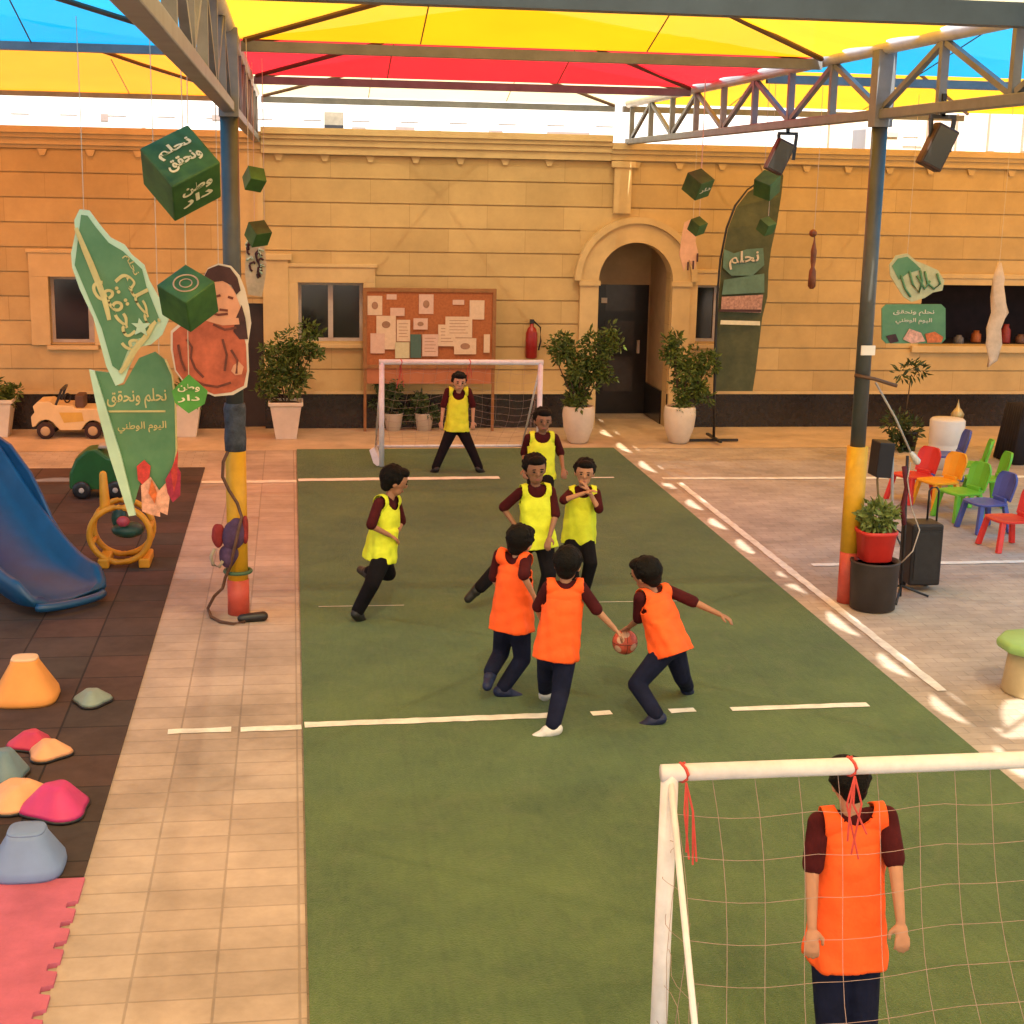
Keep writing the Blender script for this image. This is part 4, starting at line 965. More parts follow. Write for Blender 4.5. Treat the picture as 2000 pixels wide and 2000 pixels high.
part('calligraphy', mb, GOLD, SB)
_r, _u = V((.42, 0, -.907)), V((.907, 0, .42))
for ln, px, py, h_, w_ in (('نحلم', 262, 566, .19, .44), ('ونحقق', 225, 592, .20, .56), ('نحلم', 247, 500, .07, .16)):
    part('calligraphy', text_mesh(ln, bp(px, py, -.012), _r, _u, h_, .001, True, w_, .010), GOLD, SB)
st = [(228, 552), (236, 562), (250, 562), (240, 572), (244, 586), (232, 578), (220, 584), (224, 570), (214, 562), (226, 562)]
part('star', MB().prism([bp(px + 34, py + 48, -.02) for px, py in st], (0, .008, 0)), BEDGE, SB)
lower = [(176, 700), (214, 704), (222, 728), (234, 726), (246, 704), (262, 676), (292, 664), (312, 680), (324, 708), (330, 760), (332, 850), (326, 890), (312, 915), (300, 928), (285, 918), (268, 900), (248, 968), (240, 950)]
part('text_board', MB().prism([bp(*q, .01) for q in lower], (.0, .035, 0)), BGREEN, SB)
mb = MB()
edge = [(168, 698), (178, 700), (200, 770), (228, 860), (256, 972), (243, 974), (206, 860), (184, 775)]
part('board_edge', MB().prism([bp(*q, -.03) for q in edge], (0, .04, 0)), BEDGE, SB)
part('board_rim', sm(MB().tube([bp(px, py, .01) for px, py in ((312, 678), (325, 708), (331, 760), (333, 850), (327, 892), (312, 918))], .008, 6)), GOLD, SB)
for ln, px, py, h_, w_ in (('نحلم ونحقق', 258, 752, .15, .44), ('اليوم الوطني', 268, 806, .085, .36)):
    tm_ = text_mesh(ln, bp(px, py, .006), V((1, 0, .03)), (0, 0, 1), h_, .001, True, w_, .012); part('lettering', tm_, GOLD, SB)
part('script_line', MB().box(tuple(bp(205, 778, .002)), tuple(bp(312, 774, .008) + V((0, .001, 0)))), GOLD, SB)
RFL = [mat('print_%s' % n, c, .6, .3, 25) for n, c in (('red', (.50, .04, .03)), ('orange_red', (.62, .14, .03)), ('pale_pink', (.68, .34, .22)), ('crimson', (.35, .02, .05)))]
for i, q in enumerate((((258, 880), (272, 868), (284, 880), (282, 900), (270, 916), (260, 905)), ((266, 916), (284, 900), (300, 925), (302, 975), (288, 972), (268, 965)), ((292, 935), (312, 912), (320, 940), (316, 972), (300, 965)), ((312, 905), (330, 872), (341, 892), (340, 935), (326, 948), (316, 930)), ((322, 890), (336, 848), (334, 905), (328, 930)), ((286, 905), (296, 930), (292, 950), (280, 930)))):
    part('printed_figure', MB().prism([bp(*p_, -.012 - .004 * i) for p_ in q], (0, .012, 0)), RFL[(i * 1 + (0 if i != 1 else 1)) % 4], SB)
mb = MB(); hang(mb, bp(158, 398)); hang(mb, bp(300, 668, .02)); part('string', mb, STR, SB)

# hanging figure board at the left post
yf_ = 11.2
def fp(px, py, d=0): return gy(px, py, yf_ + d)
SKP = mat('print_skin', (.62, .30, .18), .6, .12, 8); SALM = mat('print_salmon', (.44, .10, .048), .6, .35, 5); DARKP = mat('print_dark', (.05, .015, .015), .6, .3, 12)
FB_ = thing('hanging_figure', 'flat cutout of a dark-haired figure in salmon clothes hanging before the left post', 'cutout', fp(410, 640))
out_ = [(384, 522), (392, 506), (412, 497), (436, 502), (452, 520), (462, 545), (470, 580), (474, 610), (468, 650), (470, 700), (466, 730), (440, 745), (405, 748), (375, 735), (345, 720), (330, 700), (322, 660), (322, 625), (345, 605), (372, 585), (388, 560)]
part('board', MB().prism([fp(*q) for q in out_], (0, .02, 0)), mat('white_board', (.62, .55, .46), .6, .06), FB_)
def fprint(nm, pts, m_, i): part(nm, MB().prism([fp(*q, -.003 - .002 * i) for q in pts], (0, .002, 0)), m_, FB_)
fprint('clothes', [(326, 628), (350, 608), (380, 600), (420, 605), (455, 615), (464, 650), (466, 700), (460, 728), (436, 740), (404, 744), (374, 731), (345, 716), (332, 698), (326, 660)], SALM, 1)
fprint('face', [(392, 545), (405, 532), (425, 530), (442, 548), (454, 580), (458, 608), (420, 606), (385, 600), (388, 572)], SKP, 2)
fprint('hair', [(384, 524), (392, 508), (412, 500), (434, 505), (448, 524), (454, 548), (446, 556), (436, 538), (420, 530), (404, 532), (394, 540)], DARKP, 3)
fprint('sleeve', [(445, 600), (456, 575), (463, 600), (468, 640), (452, 640), (440, 625)], DARKP, 3)
fprint('collar', [(388, 592), (420, 600), (450, 600), (452, 612), (420, 614), (384, 604)], SKP, 4)
mb = MB()
for s_ in (((352, 640), (362, 655), (360, 675), (368, 695), (384, 712)), ((398, 590), (412, 594), (430, 592)), ((402, 612), (424, 622), (446, 618)), ((436, 660), (448, 680), (446, 705)), ((360, 715), (384, 726), (410, 730), (436, 722)), ((336, 650), (342, 680), (350, 700)), ((420, 640), (428, 670), (424, 700)), ((406, 560), (416, 557)), ((430, 560), (440, 563)), ((414, 584), (430, 586))):
    mb = MB().tube([fp(px, py, -.014) for px, py in s_], .010, 6)
    for q in mb.v: q.y = yf_ - .014 + (q.y - (yf_ - .014)) * .12
    part('printed_line', mb, mat('print_brown', (.14, .035, .02), .6, .3, 12), FB_)
fprint('printed_flower', [(440, 690), (450, 682), (460, 692), (456, 706), (444, 708), (436, 700)], SKP, 5)
mb = MB(); hang(mb, fp(412, 498, .01)); part('string', mb, STR, FB_)
# black and white cutout near the wall
BWc = thing('hanging_cutout', 'pale cutout with black swirling spots hanging just right of the left post', 'cutout', gy(480, 500, 15.5))
q_ = [(466, 432), (480, 425), (494, 440), (500, 470), (503, 500), (500, 530), (494, 560), (468, 556), (462, 520), (464, 470)]
part('board', MB().prism([gy(px, py, 15.5) for px, py in q_], (0, .015, 0)), mat('pale_olive_print', (.46, .40, .24), .6, .2, 10), BWc)
for i in range(15):
    c = gy(random.uniform(468, 498), 445 + i * 5.2, 15.49); part('printed_spot', sm(MB().tube([c + V((math.cos(t) * .035 * (1 - t * .08), 0, math.sin(t) * .05)) for t in [random.uniform(0, 2) + j * .5 for j in range(7)]], .011, 5)), DARKP if i % 3 else BEDGE, BWc)
mb = MB(); hang(mb, gy(480, 426, 15.51)); part('string', mb, STR, BWc)
# right: bronze pendant, white streamer, pink cutout
yq = 16.5
PD = thing('hanging_pendant', 'thin bronze lantern-like pendant on a long string left of the right post', 'pendant', gy(1533, 500, yq))
mb = MB(); hang(mb, gy(1536, 440, yq)); part('string', mb, STR, PD)
BRZ = mat('bronze', (.20, .06, .02), .4, .3, 12, metal=.3)
c = gy(1534, 440, yq); part('knob', sm(MB().ell(c, .045, .045, .045)), BRZ, PD)
c = gy(1531, 545, yq); part('body', sm(MB().lathe([(.02, 0), (.045, .03), (.04, .2), (.02, .24), (.03, .3), (.035, .42), (.012, .52), (.004, .6)], c, 14)), BRZ, PD)
SW = thing('hanging_streamer', 'ragged white cloth streamer hanging in front of the serving hatch', 'streamer', gy(1882, 600, 18.5))
rs = []
for px, py, w_ in ((1886, 495, .02), (1884, 525, .07), (1882, 560, .09), (1888, 590, .11), (1876, 620, .09), (1874, 650, .10), (1872, 680, .06), (1864, 692, .01)):
    c = gy(px, py, 18.5); rs.append([c + V((math.cos(t) * w_ * (1 + .3 * math.sin(3 * t + py)), math.sin(t) * .03, 0)) for t in [j * math.pi / 7 for j in range(14)]])
part('cloth', sm(MB().rings(rs)), mat('white_cloth', (.55, .43, .31), .8, .15, 8, bump=.5, bscale=20), SW)
mb = MB(); hang(mb, gy(1886, 495, 18.5)); part('string', mb, STR, SW)
PKc = thing('hanging_cutout', 'pale pink paper cutout hanging beside the right shoulder of the arch', 'cutout', gy(1300, 460, 19.5))
part('paper_shape', MB().prism([gy(px, py, 19.5) for px, py in ((1292, 420), (1308, 412), (1318, 430), (1312, 455), (1318, 480), (1310, 510), (1300, 490), (1290, 512), (1282, 480), (1286, 450))], (0, .02, 0)), mat('pale_pink_print', (.60, .36, .22), .7, .12, 9), PKc)
for px, py in ((1296, 500), (1306, 498), (1314, 484)): part('paper_tassel', MB().box(tuple(gy(px, py + 10, 19.48)), tuple(gy(px + 4, py - 6, 19.482))), DARKP, PKc)
mb = MB(); hang(mb, gy(1308, 412, 19.51)); part('string', mb, STR, PKc)
# right sign of the same emblem
yr_ = 17.5
def rp(px, py, d=0): return gy(px, py, yr_ + d)
RS = thing('hanging_sign', 'small green emblem sign with pale script hanging at the left end of the serving hatch', 'sign', rp(1725, 580))
part('emblem_board', MB().prism([rp(*q) for q in ((1678, 500), (1690, 482), (1712, 478), (1728, 492), (1748, 500), (1770, 510), (1782, 530), (1778, 548), (1760, 552), (1745, 562), (1720, 570), (1705, 560), (1692, 540), (1680, 520))], (0, .02, 0)), mat('pale_script_board', (.46, .46, .24), .6, .15, 9), RS)
part('emblem_field', MB().prism([rp(*q, -.006) for q in ((1683, 502), (1694, 488), (1712, 484), (1726, 496), (1738, 508), (1712, 516), (1696, 528))], (0, .005, 0)), BGREEN, RS)
mb = MB()
for s_ in (((1700, 520), (1708, 545), (1718, 560)), ((1716, 512), (1722, 536), (1734, 552), (1740, 530), (1736, 510)), ((1745, 512), (1750, 534), (1762, 545), (1774, 536), (1768, 516)), ((1730, 520), (1745, 545), (1755, 530))): mb.tube([rp(px, py, -.014) for px, py in s_], .014, 6)
part('calligraphy', sm(mb), BGREEN, RS)
part('text_board', MB().prism([rp(*q, .01) for q in ((1664, 582), (1672, 574), (1776, 574), (1784, 582), (1784, 640), (1776, 648), (1672, 648), (1664, 640))], (0, .02, 0)), BGREEN, RS)
for i, (ln, py, w_) in enumerate((('نحلم ونحقق', 590, .52), ('اليوم الوطني', 606, .46))): part('lettering', text_mesh(ln, rp(1724, py, .006), (1, 0, 0), (0, 0, 1), .075, .003, True, w_, .01), CREAM, RS)
for i, q in enumerate((((1672, 634), (1690, 630), (1696, 644), (1680, 648)), ((1704, 640), (1716, 620), (1738, 628), (1746, 644), (1720, 648)), ((1746, 630), (1764, 626), (1780, 636), (1776, 646), (1750, 647)))): part('printed_figure', MB().prism([rp(*p_, -.002 - .003 * i) for p_ in q], (0, .008, 0)), [DARKP, RFL[2], RFL[1]][i], RS)
mb = MB(); hang(mb, rp(1712, 480, .01)); part('string', mb, STR, RS)

# feather banner
yv = 20.3
def vp(px, py, d=0): return gy(px, py, yv + d)
FG = thing('feather_banner', 'tall dark green feather banner standing right of the arched door', 'banner', (vp(1348, 800).x, yv, 0))
base = V((vp(1348, 800).x, yv, 0))
FLM = mat('banner_green', (.040, .052, .022), .7, .15, 4, col2=(.085, .095, .04)); 
sail = [(1350, 738), (1352, 640), (1356, 560), (1362, 490), (1374, 430), (1390, 390), (1412, 362), (1432, 350), (1455, 322), (1472, 318), (1478, 332), (1474, 370), (1466, 420), (1455, 470), (1450, 510), (1448, 560), (1438, 600), (1432, 650), (1426, 700), (1420, 738)]
n_s = len(sail); o_ = part('sail', MB().prism([vp(px, py, .05 * math.sin(px * .06 + py * .012)) for px, py in sail], (0, .006, 0)), FLM, FG)
part('pole', sm(MB().tube([base + V((0, 0, .05))] + [vp(px - 2, py, .02) for px, py in ((1350, 738), (1352, 640), (1355, 560), (1361, 490), (1373, 430), (1389, 388), (1412, 358), (1435, 342), (1458, 316), (1473, 312))], [.02] * 3 + [.016] * 4 + [.012] * 4, 8)), BLK, FG)
part('cross_base', MB().beam(base + V((-.35, 0, .03)), base + V((.35, 0, .03)), .04, .03).beam(base + V((0, -.35, .062)), base + V((0, .35, .062)), .04, .03), BLK, FG)
TEALP = mat('teal_print', (.09, .17, .12), .6, .2, 6)
for i, (q, m_) in enumerate((([(1366, 470), (1385, 478), (1410, 470), (1440, 468), (1442, 500), (1420, 520), (1380, 520), (1364, 505)], TEALP), ([(1366, 528), (1442, 516), (1442, 552), (1362, 556)], TEALP), ([(1362, 560), (1440, 556), (1436, 590), (1360, 588)], mat('pink_print', (.36, .20, .15), .6, .4, 30)), ([(1360, 604), (1434, 606), (1434, 614), (1359, 612)], CREAM))):
    part('printed_field', MB().prism([vp(*p_, -.07 - .004 * i) for p_ in q], (0, .003, 0)), m_, FG)
part('lettering', text_mesh('نحلم', vp(1404, 490, -.09), V((1, 0, .1)), (0, 0, 1), .24, .003, True, .42, .02), mat('banner_white_print', (.50, .45, .36), .6, .1), FG)
part('hem', MB().box(tuple(vp(1356, 588, -.085)), tuple(vp(1436, 584, -.08))), DARKP, FG)

# floodlights under the truss
def flood(px0, py0, px1, py1, Yp, X, label):
    a_, b_ = gy(px0, py0, Yp), gy(px1, py1, Yp); T = thing('floodlight', label, 'floodlight', a_, 'floodlights hanging from the right truss')
    c1 = gy((px0 + px1) / 2 + 6, (py0 + py1) / 2, Yp)
    part('yoke', MB().beam(a_ + V((-.09, 0, .02)), a_ + V((-.07, 0, -.22)), .02, .03).beam(a_ + V((.09, 0, .02)), a_ + V((.07, 0, -.22)), .02, .03).beam(a_ + V((-.10, 0, .03)), a_ + V((.10, 0, .03)), .03, .03).beam(a_ + V((0, 0, .03)), V((a_.x, a_.y, 4.2)), .03, .03), BLK, T)
    rot = Matrix.Rotation(math.radians(24), 3, 'Y'); c = b_
    part('housing', MB().box((c.x - .09, c.y - .06, c.z - .16), (c.x + .09, c.y + .05, c.z + .16), rot, c), mat('brown_black_housing', (.045, .02, .015), .5, .2), T, bevel=.012)
    part('lens', MB().box((c.x - .075, c.y - .066, c.z - .14), (c.x + .075, c.y - .061, c.z + .14), rot, c), GLASS, T)
flood(1778, 228, 1768, 278, 10.9, 0, 'black floodlight hanging from the truss right of the right post')
flood(1486, 258, 1470, 296, 14.6, 0, 'dark floodlight hanging from the truss above the feather banner')

# ================================================================== BUNDLE ON THE LEFT POST
def pp(px, py, d=-.12): return gy(px, py, 12.1 + d)
CABM = mat('brown_cable', (.10, .045, .025), .6, .3, 20)
BN = thing('tied_bundle', 'purple and red cloth bundle tied to the left post above its red foot', 'bundle', pp(440, 1015))
PUR = mat('purple_cloth', (.07, .035, .085), .85, .35, 12, bump=.8, bscale=16); REDC = mat('red_cloth', (.25, .025, .025), .85, .3, 12, bump=.8, bscale=16)
def lump(c, rx, ry, rz, n=7):
    mb = MB()
    for _ in range(n):
        d = V((random.gauss(0, 1), random.gauss(0, 1), random.gauss(0, 1))).normalized(); mb.ell(c + V((d.x * rx * .3, d.y * ry * .3, d.z * rz * .35)), rx * .75, ry * .75, rz * .72)
    return mb
for nm, px, py, a_, m_ in (('bag', 440, 1005, (.10, .09, .16), PUR), ('bag', 432, 1048, (.08, .08, .10), PUR)):
    c = pp(px, py, -.10); part(nm, shift(meshop(lump(c, *a_), .010, 4, nm), ORIG[BN.name]), m_, BN)
for px, py, a_ in ((412, 1010, (.055, .05, .10)), (463, 1000, (.035, .05, .12))):
    c = pp(px, py, -.10); part('red_pouch', shift(meshop(lump(c, *a_), .010, 4, 'red_pouch'), ORIG[BN.name]), REDC, BN)
part('strap', sm(MB().tube([V((XL + .105 * math.cos(t), 12.1 + .105 * math.sin(t), pp(450, 1084).z)) for t in [j * math.pi / 12 for j in range(24)]], .016, 6, close=True)), mat('green_strap', (.05, .11, .06), .7, .2), BN)
part('loop', sm(MB().tube([pp(px, py, -.16) for px, py in ((405, 1035), (398, 1050), (402, 1066), (414, 1070), (420, 1058))], .014, 8)), mat('pale_cord', (.35, .30, .22), .7, .2), BN)
CB = thing('cable', 'brown cable winding down the left post and looping out at its foot', 'cable', pp(420, 1150))
part('cable_run', sm(MB().tube([pp(px, py, d) for px, py, d in ((430, 852, -.09), (421, 872, -.10), (420, 900, -.12), (432, 925, -.13), (448, 950, -.13), (456, 975, -.16), (450, 1000, -.24), (434, 1070, -.14), (425, 1090, -.1), (420, 1110, -.08), (404, 1125, -.06))] + [gz(392, 1148, .022), gz(399, 1164, .022), gz(416, 1173, .022), gz(440, 1177, .022), gz(462, 1173, .022)], .013, 8)), CABM, CB)
c = gz(480, 1165, .04); part('plug', sm(MB().cap(c - V((.10, .02, 0)), .035, c + V((.07, 0, .01)), .04)), BLK, CB)

# ================================================================== PLAYGROUND AT LEFT
BLUE = mat('blue_plastic', (.004, .045, .115), .38, .12, 4, col2=(.007, .065, .16), spec=.5)
SLI = thing('playground_slide', 'dark blue plastic slide ending on the rubber floor at the left edge', 'slide', (-2.6, 13.0, 0))
path = [V(p) for p in ((-1.82, 12.28, .13), (-1.98, 12.45, .14), (-2.18, 12.68, .22), (-2.42, 12.95, .42), (-2.68, 13.25, .70), (-2.92, 13.5, .98), (-3.15, 13.75, 1.12), (-3.6, 14.15, 1.16), (-4.0, 14.6, 1.18))]
dirh = (path[0] - path[-1]); dirh.z = 0; dirh.normalize(); side = V((-dirh.y, dirh.x, 0))
# refine
fine = []
for i in range(len(path) - 1):
    p0, p1, p2, p3 = path[max(i - 1, 0)], path[i], path[i + 1], path[min(i + 2, len(path) - 1)]
    for j in range(5):
        t = j / 5; fine.append(.5 * ((2 * p1) + (-p0 + p2) * t + (2 * p0 - 5 * p1 + 4 * p2 - p3) * t * t + (-p0 + 3 * p1 - 3 * p2 + p3) * t ** 3))
fine.append(path[-1]); rs = []
for i, p in enumerate(fine):
    d = (fine[min(i + 1, len(fine) - 1)] - fine[max(i - 1, 0)]).normalized(); n = side.cross(d); n = n if n.z > 0 else -n
    hw = .30; wall = .17 if i > 3 else .17 * (i / 4) + .02; hw = .36 if i > 3 else .36 - .05 * (1 - i / 4) ** 2
    prof = [(-hw - .05, wall), (-hw - .02, wall + .02), (-hw + .01, wall), (-hw + .05, .05), (-hw + .12, .005), (0, -.015), (hw - .12, .005), (hw - .05, .05), (hw - .01, wall), (hw + .02, wall + .02), (hw + .05, wall), (hw + .02, -.02), (hw - .10, -.06), (0, -.075), (-hw + .10, -.06), (-hw - .02, -.02)]
    rs.append([p + side * a_ + n * b_ for a_, b_ in prof])
part('chute', sm(MB().rings(rs)), BLUE, SLI)
lp = fine[0]; part('exit_lip', sm(MB().tube([lp + side * .31 * math.cos(t) + dirh * (.10 * math.sin(t)) + V((0, 0, -.03)) for t in [math.pi * j / 12 for j in range(13)]], .035, 8)), BLUE, SLI)
for i_ in (16, 34):
    for s in (-1, 1): part('support', sm(MB().tube([fine[i_] + side * s * .27 - V((0, 0, .05)), V((fine[i_].x + side.x * s * .26, fine[i_].y + side.y * s * .26, .02))], .025, 8)), BLUE, SLI)
hood = MB(); 
q0 = fine[30]
for s in (-1, 1): hood.box((-.02, -.28, 0), (.02, .28, .34)) if False else None
part('side_panel', MB().prism([fine[27] + side * .40 + V((0, 0, .12)), fine[40] + side * .40 + V((0, 0, .12)), fine[40] + side * .40 + V((0, 0, .42)), fine[31] + side * .40 + V((0, 0, .40)), fine[27] + side * .40 + V((0, 0, .22))], side * .04), BLUE, SLI, bevel=.012)
part('side_panel', MB().prism([fine[27] - side * .40 + V((0, 0, .12)), fine[40] - side * .40 + V((0, 0, .12)), fine[40] - side * .40 + V((0, 0, .42)), fine[31] - side * .40 + V((0, 0, .40)), fine[27] - side * .40 + V((0, 0, .22))], -side * .04), BLUE, SLI, bevel=.012)

fs_ = 1 if side.y > 0 else -1
so_ = side * fs_ * .40; up_ = lambda h_: V((0, 0, h_))
part('side_panel', MB().prism([fine[9] + so_ + up_(.10), fine[34] + so_ + up_(.10), fine[34] + so_ + up_(.33), fine[22] + so_ + up_(.34), fine[18] + so_ + up_(.36), fine[16] + so_ + up_(.30), fine[14] + so_ + up_(.20)], side * fs_ * .035), BLUE, SLI, bevel=.012)
YPL = mat('orange_yellow_plastic', (.62, .27, .02), .4, .12, 6); TEALD = mat('dark_teal_plastic', (.02, .07, .06), .4, .3, 8); PINKP = mat('pink_plastic', (.40, .06, .10), .4, .15, 8)
g = gz(228, 1072, .02); RT_ = thing('ride_on_toy', 'orange-yellow ring-framed rocking toy with teal seat below the big green sign', 'toy', (g.x, g.y, .02))
rad = .255; cy_ = g + V((0, 0, rad + .05))
part('ring_frame', sm(MB().tube([cy_ + V((math.cos(t) * rad * 1.05, .02, math.sin(t) * rad)) for t in [j * math.pi / 20 for j in range(40)]], .028, 10, close=True)), YPL, RT_)
part('ring_frame', sm(MB().tube([cy_ + V((math.cos(t) * rad * 1.05, .34, math.sin(t) * rad)) for t in [j * math.pi / 20 for j in range(40)]], .028, 10, close=True)), YPL, RT_)
for x_ in (-.20, .16): part('foot', MB().box((g.x + x_, g.y - .03, .022), (g.x + x_ + .10, g.y + .38, .11)), YPL, RT_, bevel=.015)
for t in (.2, 1.2, 2.4, 3.5): p_ = cy_ + V((math.cos(t) * rad * 1.05, .02, math.sin(t) * rad)); part('rung', sm(MB().tube([p_, p_ + V((0, .32, 0))], .020, 8)), YPL, RT_)
part('handle_post', sm(MB().cap(cy_ + V((-.13, .1, rad - .02)), .05, cy_ + V((-.14, .12, rad + .28)), .035)), YPL, RT_)
part('seat', sm(MB().ell(cy_ + V((.06, .14, .02)), .15, .12, .075)), TEALD, RT_)
part('seat_back', sm(MB().ell(cy_ + V((-.02, .18, .12)), .07, .05, .11)), TEALD, RT_); part('cushion', sm(MB().ell(cy_ + V((.03, .04, .12)), .06, .04, .05)), PINKP, RT_)

GRP = mat('green_plastic', (.012, .085, .018), .4, .2, 6)
g = gz(170, 940, .02); GT = thing('push_car', 'dark green toy push car with black wheels behind the big green sign', 'toy', (g.x, g.y, .02))
mb = MB(); prof = [(-.22, .10), (-.21, .28), (-.14, .44), (-.02, .54), (.10, .55), (.24, .44), (.36, .40), (.40, .24), (.40, .10)]
mb.prism([(g.x + a_, g.y - .02, .02 + b_) for a_, b_ in prof], (0, .34, 0)); part('body', mb, GRP, GT, bevel=.03)
for x_ in (-.08, .28):
    for y_ in (-.05, .36): w_ = part('wheel', sm(MB().rings([[V((g.x + x_ + r_ * math.cos(t), g.y + y_ + d_, .02 + .10 + r_ * math.sin(t))) for t in [j * math.pi / 10 for j in range(20)]] for r_, d_ in ((.06, -.022), (.095, -.018), (.10, 0), (.095, .018), (.06, .022))])), BLK, GT); part('hub', sm(MB().ell((g.x + x_, g.y + y_ - .022, .12), .03, .008, .03)), FRAMEW, w_)
part('seat', MB().box((g.x + .10, g.y + .04, .56), (g.x + .24, g.y + .26, .60)), mat('pale_grey_plastic', (.35, .30, .24), .5, .1), GT, bevel=.015)

g = gz(128, 828); JM = mat('cream_toy_paint', (.66, .46, .22), .4, .08, 5, spec=.5); JP = mat('toy_yellow_panel', (.58, .34, .06), .4, .1)
JE = thing('toy_jeep', 'cream ride-on toy jeep parked against the dark wall base at left', 'toy car', (g.x, g.y, 0))
J = lambda a_, b_, y_=0: (g.x + a_, g.y + y_, b_)
prof = [(-.46, .16), (-.47, .30), (-.42, .36), (-.44, .44), (-.38, .50), (-.22, .51), (-.16, .46), (.08, .45), (.12, .41), (.42, .41), (.52, .44), (.58, .40), (.58, .16), (.50, .14)]
prof += [(.34 + .13 * math.cos(t), .12 + .13 * math.sin(t)) for t in [math.pi * j / 8 for j in range(1, 8)]] + [(.18, .12), (-.10, .12)] + [(-.28 + .14 * math.cos(t), .12 + .14 * math.sin(t)) for t in [math.pi * j / 8 for j in range(1, 8)]]
part('body', MB().prism([J(a_, b_) for a_, b_ in prof], (0, .52, 0)), JM, JE, bevel=.015)
part('door_panel', MB().prism([J(a_, b_, -.006) for a_, b_ in ((-.10, .36), (.20, .36), (.22, .24), (-.04, .22))], (0, .005, 0)), JP, JE)
for x_ in (-.28, .34):
    for y_ in (-.02, .54):
        w_ = part('wheel', sm(MB().rings([[V((g.x + x_ + r_ * math.cos(t), g.y + y_ + d_, .115 + r_ * math.sin(t))) for t in [j * math.pi / 12 for j in range(24)]] for r_, d_ in ((.07, -.04), (.105, -.038), (.115, -.015), (.115, .02), (.10, .035))])), mat('tyre', (.03, .012, .01), .8, .3), JE)
        part('hubcap', sm(MB().ell((g.x + x_, g.y + y_ - .04, .115), .065, .015, .065)), mat('hubcap_tan', (.40, .26, .13), .5, .1), w_)
part('windscreen_frame', MB().beam(J(-.14, .46, .02), J(-.06, .66, .02), .03, .03).beam(J(-.14, .46, .5), J(-.06, .66, .5), .03, .03).beam(J(-.06, .66, .005), J(-.06, .66, .515), .03, .03), BLK, JE)
part('seat', MB().box(J(.10, .40, .08), J(.22, .58, .44)), mat('toy_seat', (.10, .05, .03), .7, .2), JE, bevel=.02)
part('steering_wheel', sm(MB().tube([V(J(-.02 + .03 * math.cos(t), .52 + .06 * math.sin(t), .26 + .06 * math.cos(t))) for t in [j * math.pi / 8 for j in range(16)]], .010, 6, close=True)), BLK, JE)

# cones and stepping stones
def frustum(name, px, py, rb, rt, h, m_, label, cat, topm=None, z0=.022):
    c = gz(px, py, z0); c.y += rb * .8; T = thing(name, label, cat, c)
    def ring(r, z, e=3.2): return [c + V((r * math.copysign(abs(math.cos(t)) ** (2 / e), math.cos(t)), r * math.copysign(abs(math.sin(t)) ** (2 / e), math.sin(t)), z)) for t in [j * math.pi / 20 for j in range(40)]]
    part('side', sm(MB().rings([ring(rb * .96, 0), ring(rb, .02), ring(rb * .97, .06), ring(rt * 1.06, h - .03), ring(rt, h - .005)])), m_, T)
    part('top_pad', sm(MB().rings([ring(rt, h - .005), ring(rt * .95, h + .004), ring(rt * .6, h + .006)])), topm or m_, T); return T
frustum('stepping_cone', 42, 1334, .215, .088, .29, mat('orange_yellow_foam', (.72, .30, .07), .6, .08, 4), 'orange-yellow blunt stepping cone at the left edge of the rubber floor', 'stepping block', mat('pale_orange_top', (.75, .48, .28), .6, .06))
frustum('stepping_cone', 45, 1664, .185, .095, .22, mat('light_blue_foam', (.16, .24, .42), .6, .08, 4), 'pale blue blunt stepping cone next to the pink floor', 'stepping block')
def stone(px, py, r, h, rz, m_, label):
    c = gz(px, py, .022); T = thing('stepping_stone', label, 'stepping stone', c, 'coloured stepping stones on the rubber floor')
    def ring(k_, z): return [c + V((math.cos(t + rz), math.sin(t + rz), 0)) * r * k_ * (1 + .16 * math.cos(3 * t)) + V((0, 0, z)) for t in [j * math.pi / 18 for j in range(36)]]
    part('rubber_rim', sm(MB().rings([ring(1, 0), ring(1.0, .018)])), BLK, T)
    part('top', sm(MB().rings([ring(.98, .018), ring(.90, .035), ring(.45, h * .85), ring(.32, h), ring(.15, h)])), m_, T)
SP = mat('stone_pink', (.50, .04, .10), .5, .1, 5); SPe = mat('stone_peach', (.72, .36, .18), .5, .1, 5); STe = mat('stone_grey_green', (.20, .26, .22), .5, .12, 6)
stone(174, 1326, .125, .095, .5, STe, 'grey-green stepping stone apart from the others, right of the orange cone')
stone(60, 1408, .135, .10, 1.2, SP, 'smaller pink stepping stone behind the peach one')
stone(92, 1426, .13, .10, .2, SPe, 'smaller peach stepping stone in front of the pink one')
stone(8, 1466, .15, .17, .9, mat('stone_blue_grey', (.12, .20, .24), .5, .12, 6), 'blue-grey stepping stone cut by the left edge of the view')
stone(36, 1512, .20, .12, .3, SPe, 'large peach stepping stone overlapping the magenta one')
stone(108, 1530, .19, .16, 1.0, mat('stone_magenta', (.50, .035, .16), .5, .1, 5), 'large magenta stepping stone nearest the pink floor')
g = gz(712, 880, .03); PD_ = thing('white_pad', 'small white padded board leaning at the foot of the far goal post', 'pad', g)
part('board', MB().prism([g + V(q) for q in ((-.10, 0, .20), (-.04, 0, .24), (.05, 0, .03), (0, 0, 0), (-.05, 0, .04))], (0, .04, 0)), GW, PD_, bevel=.006)

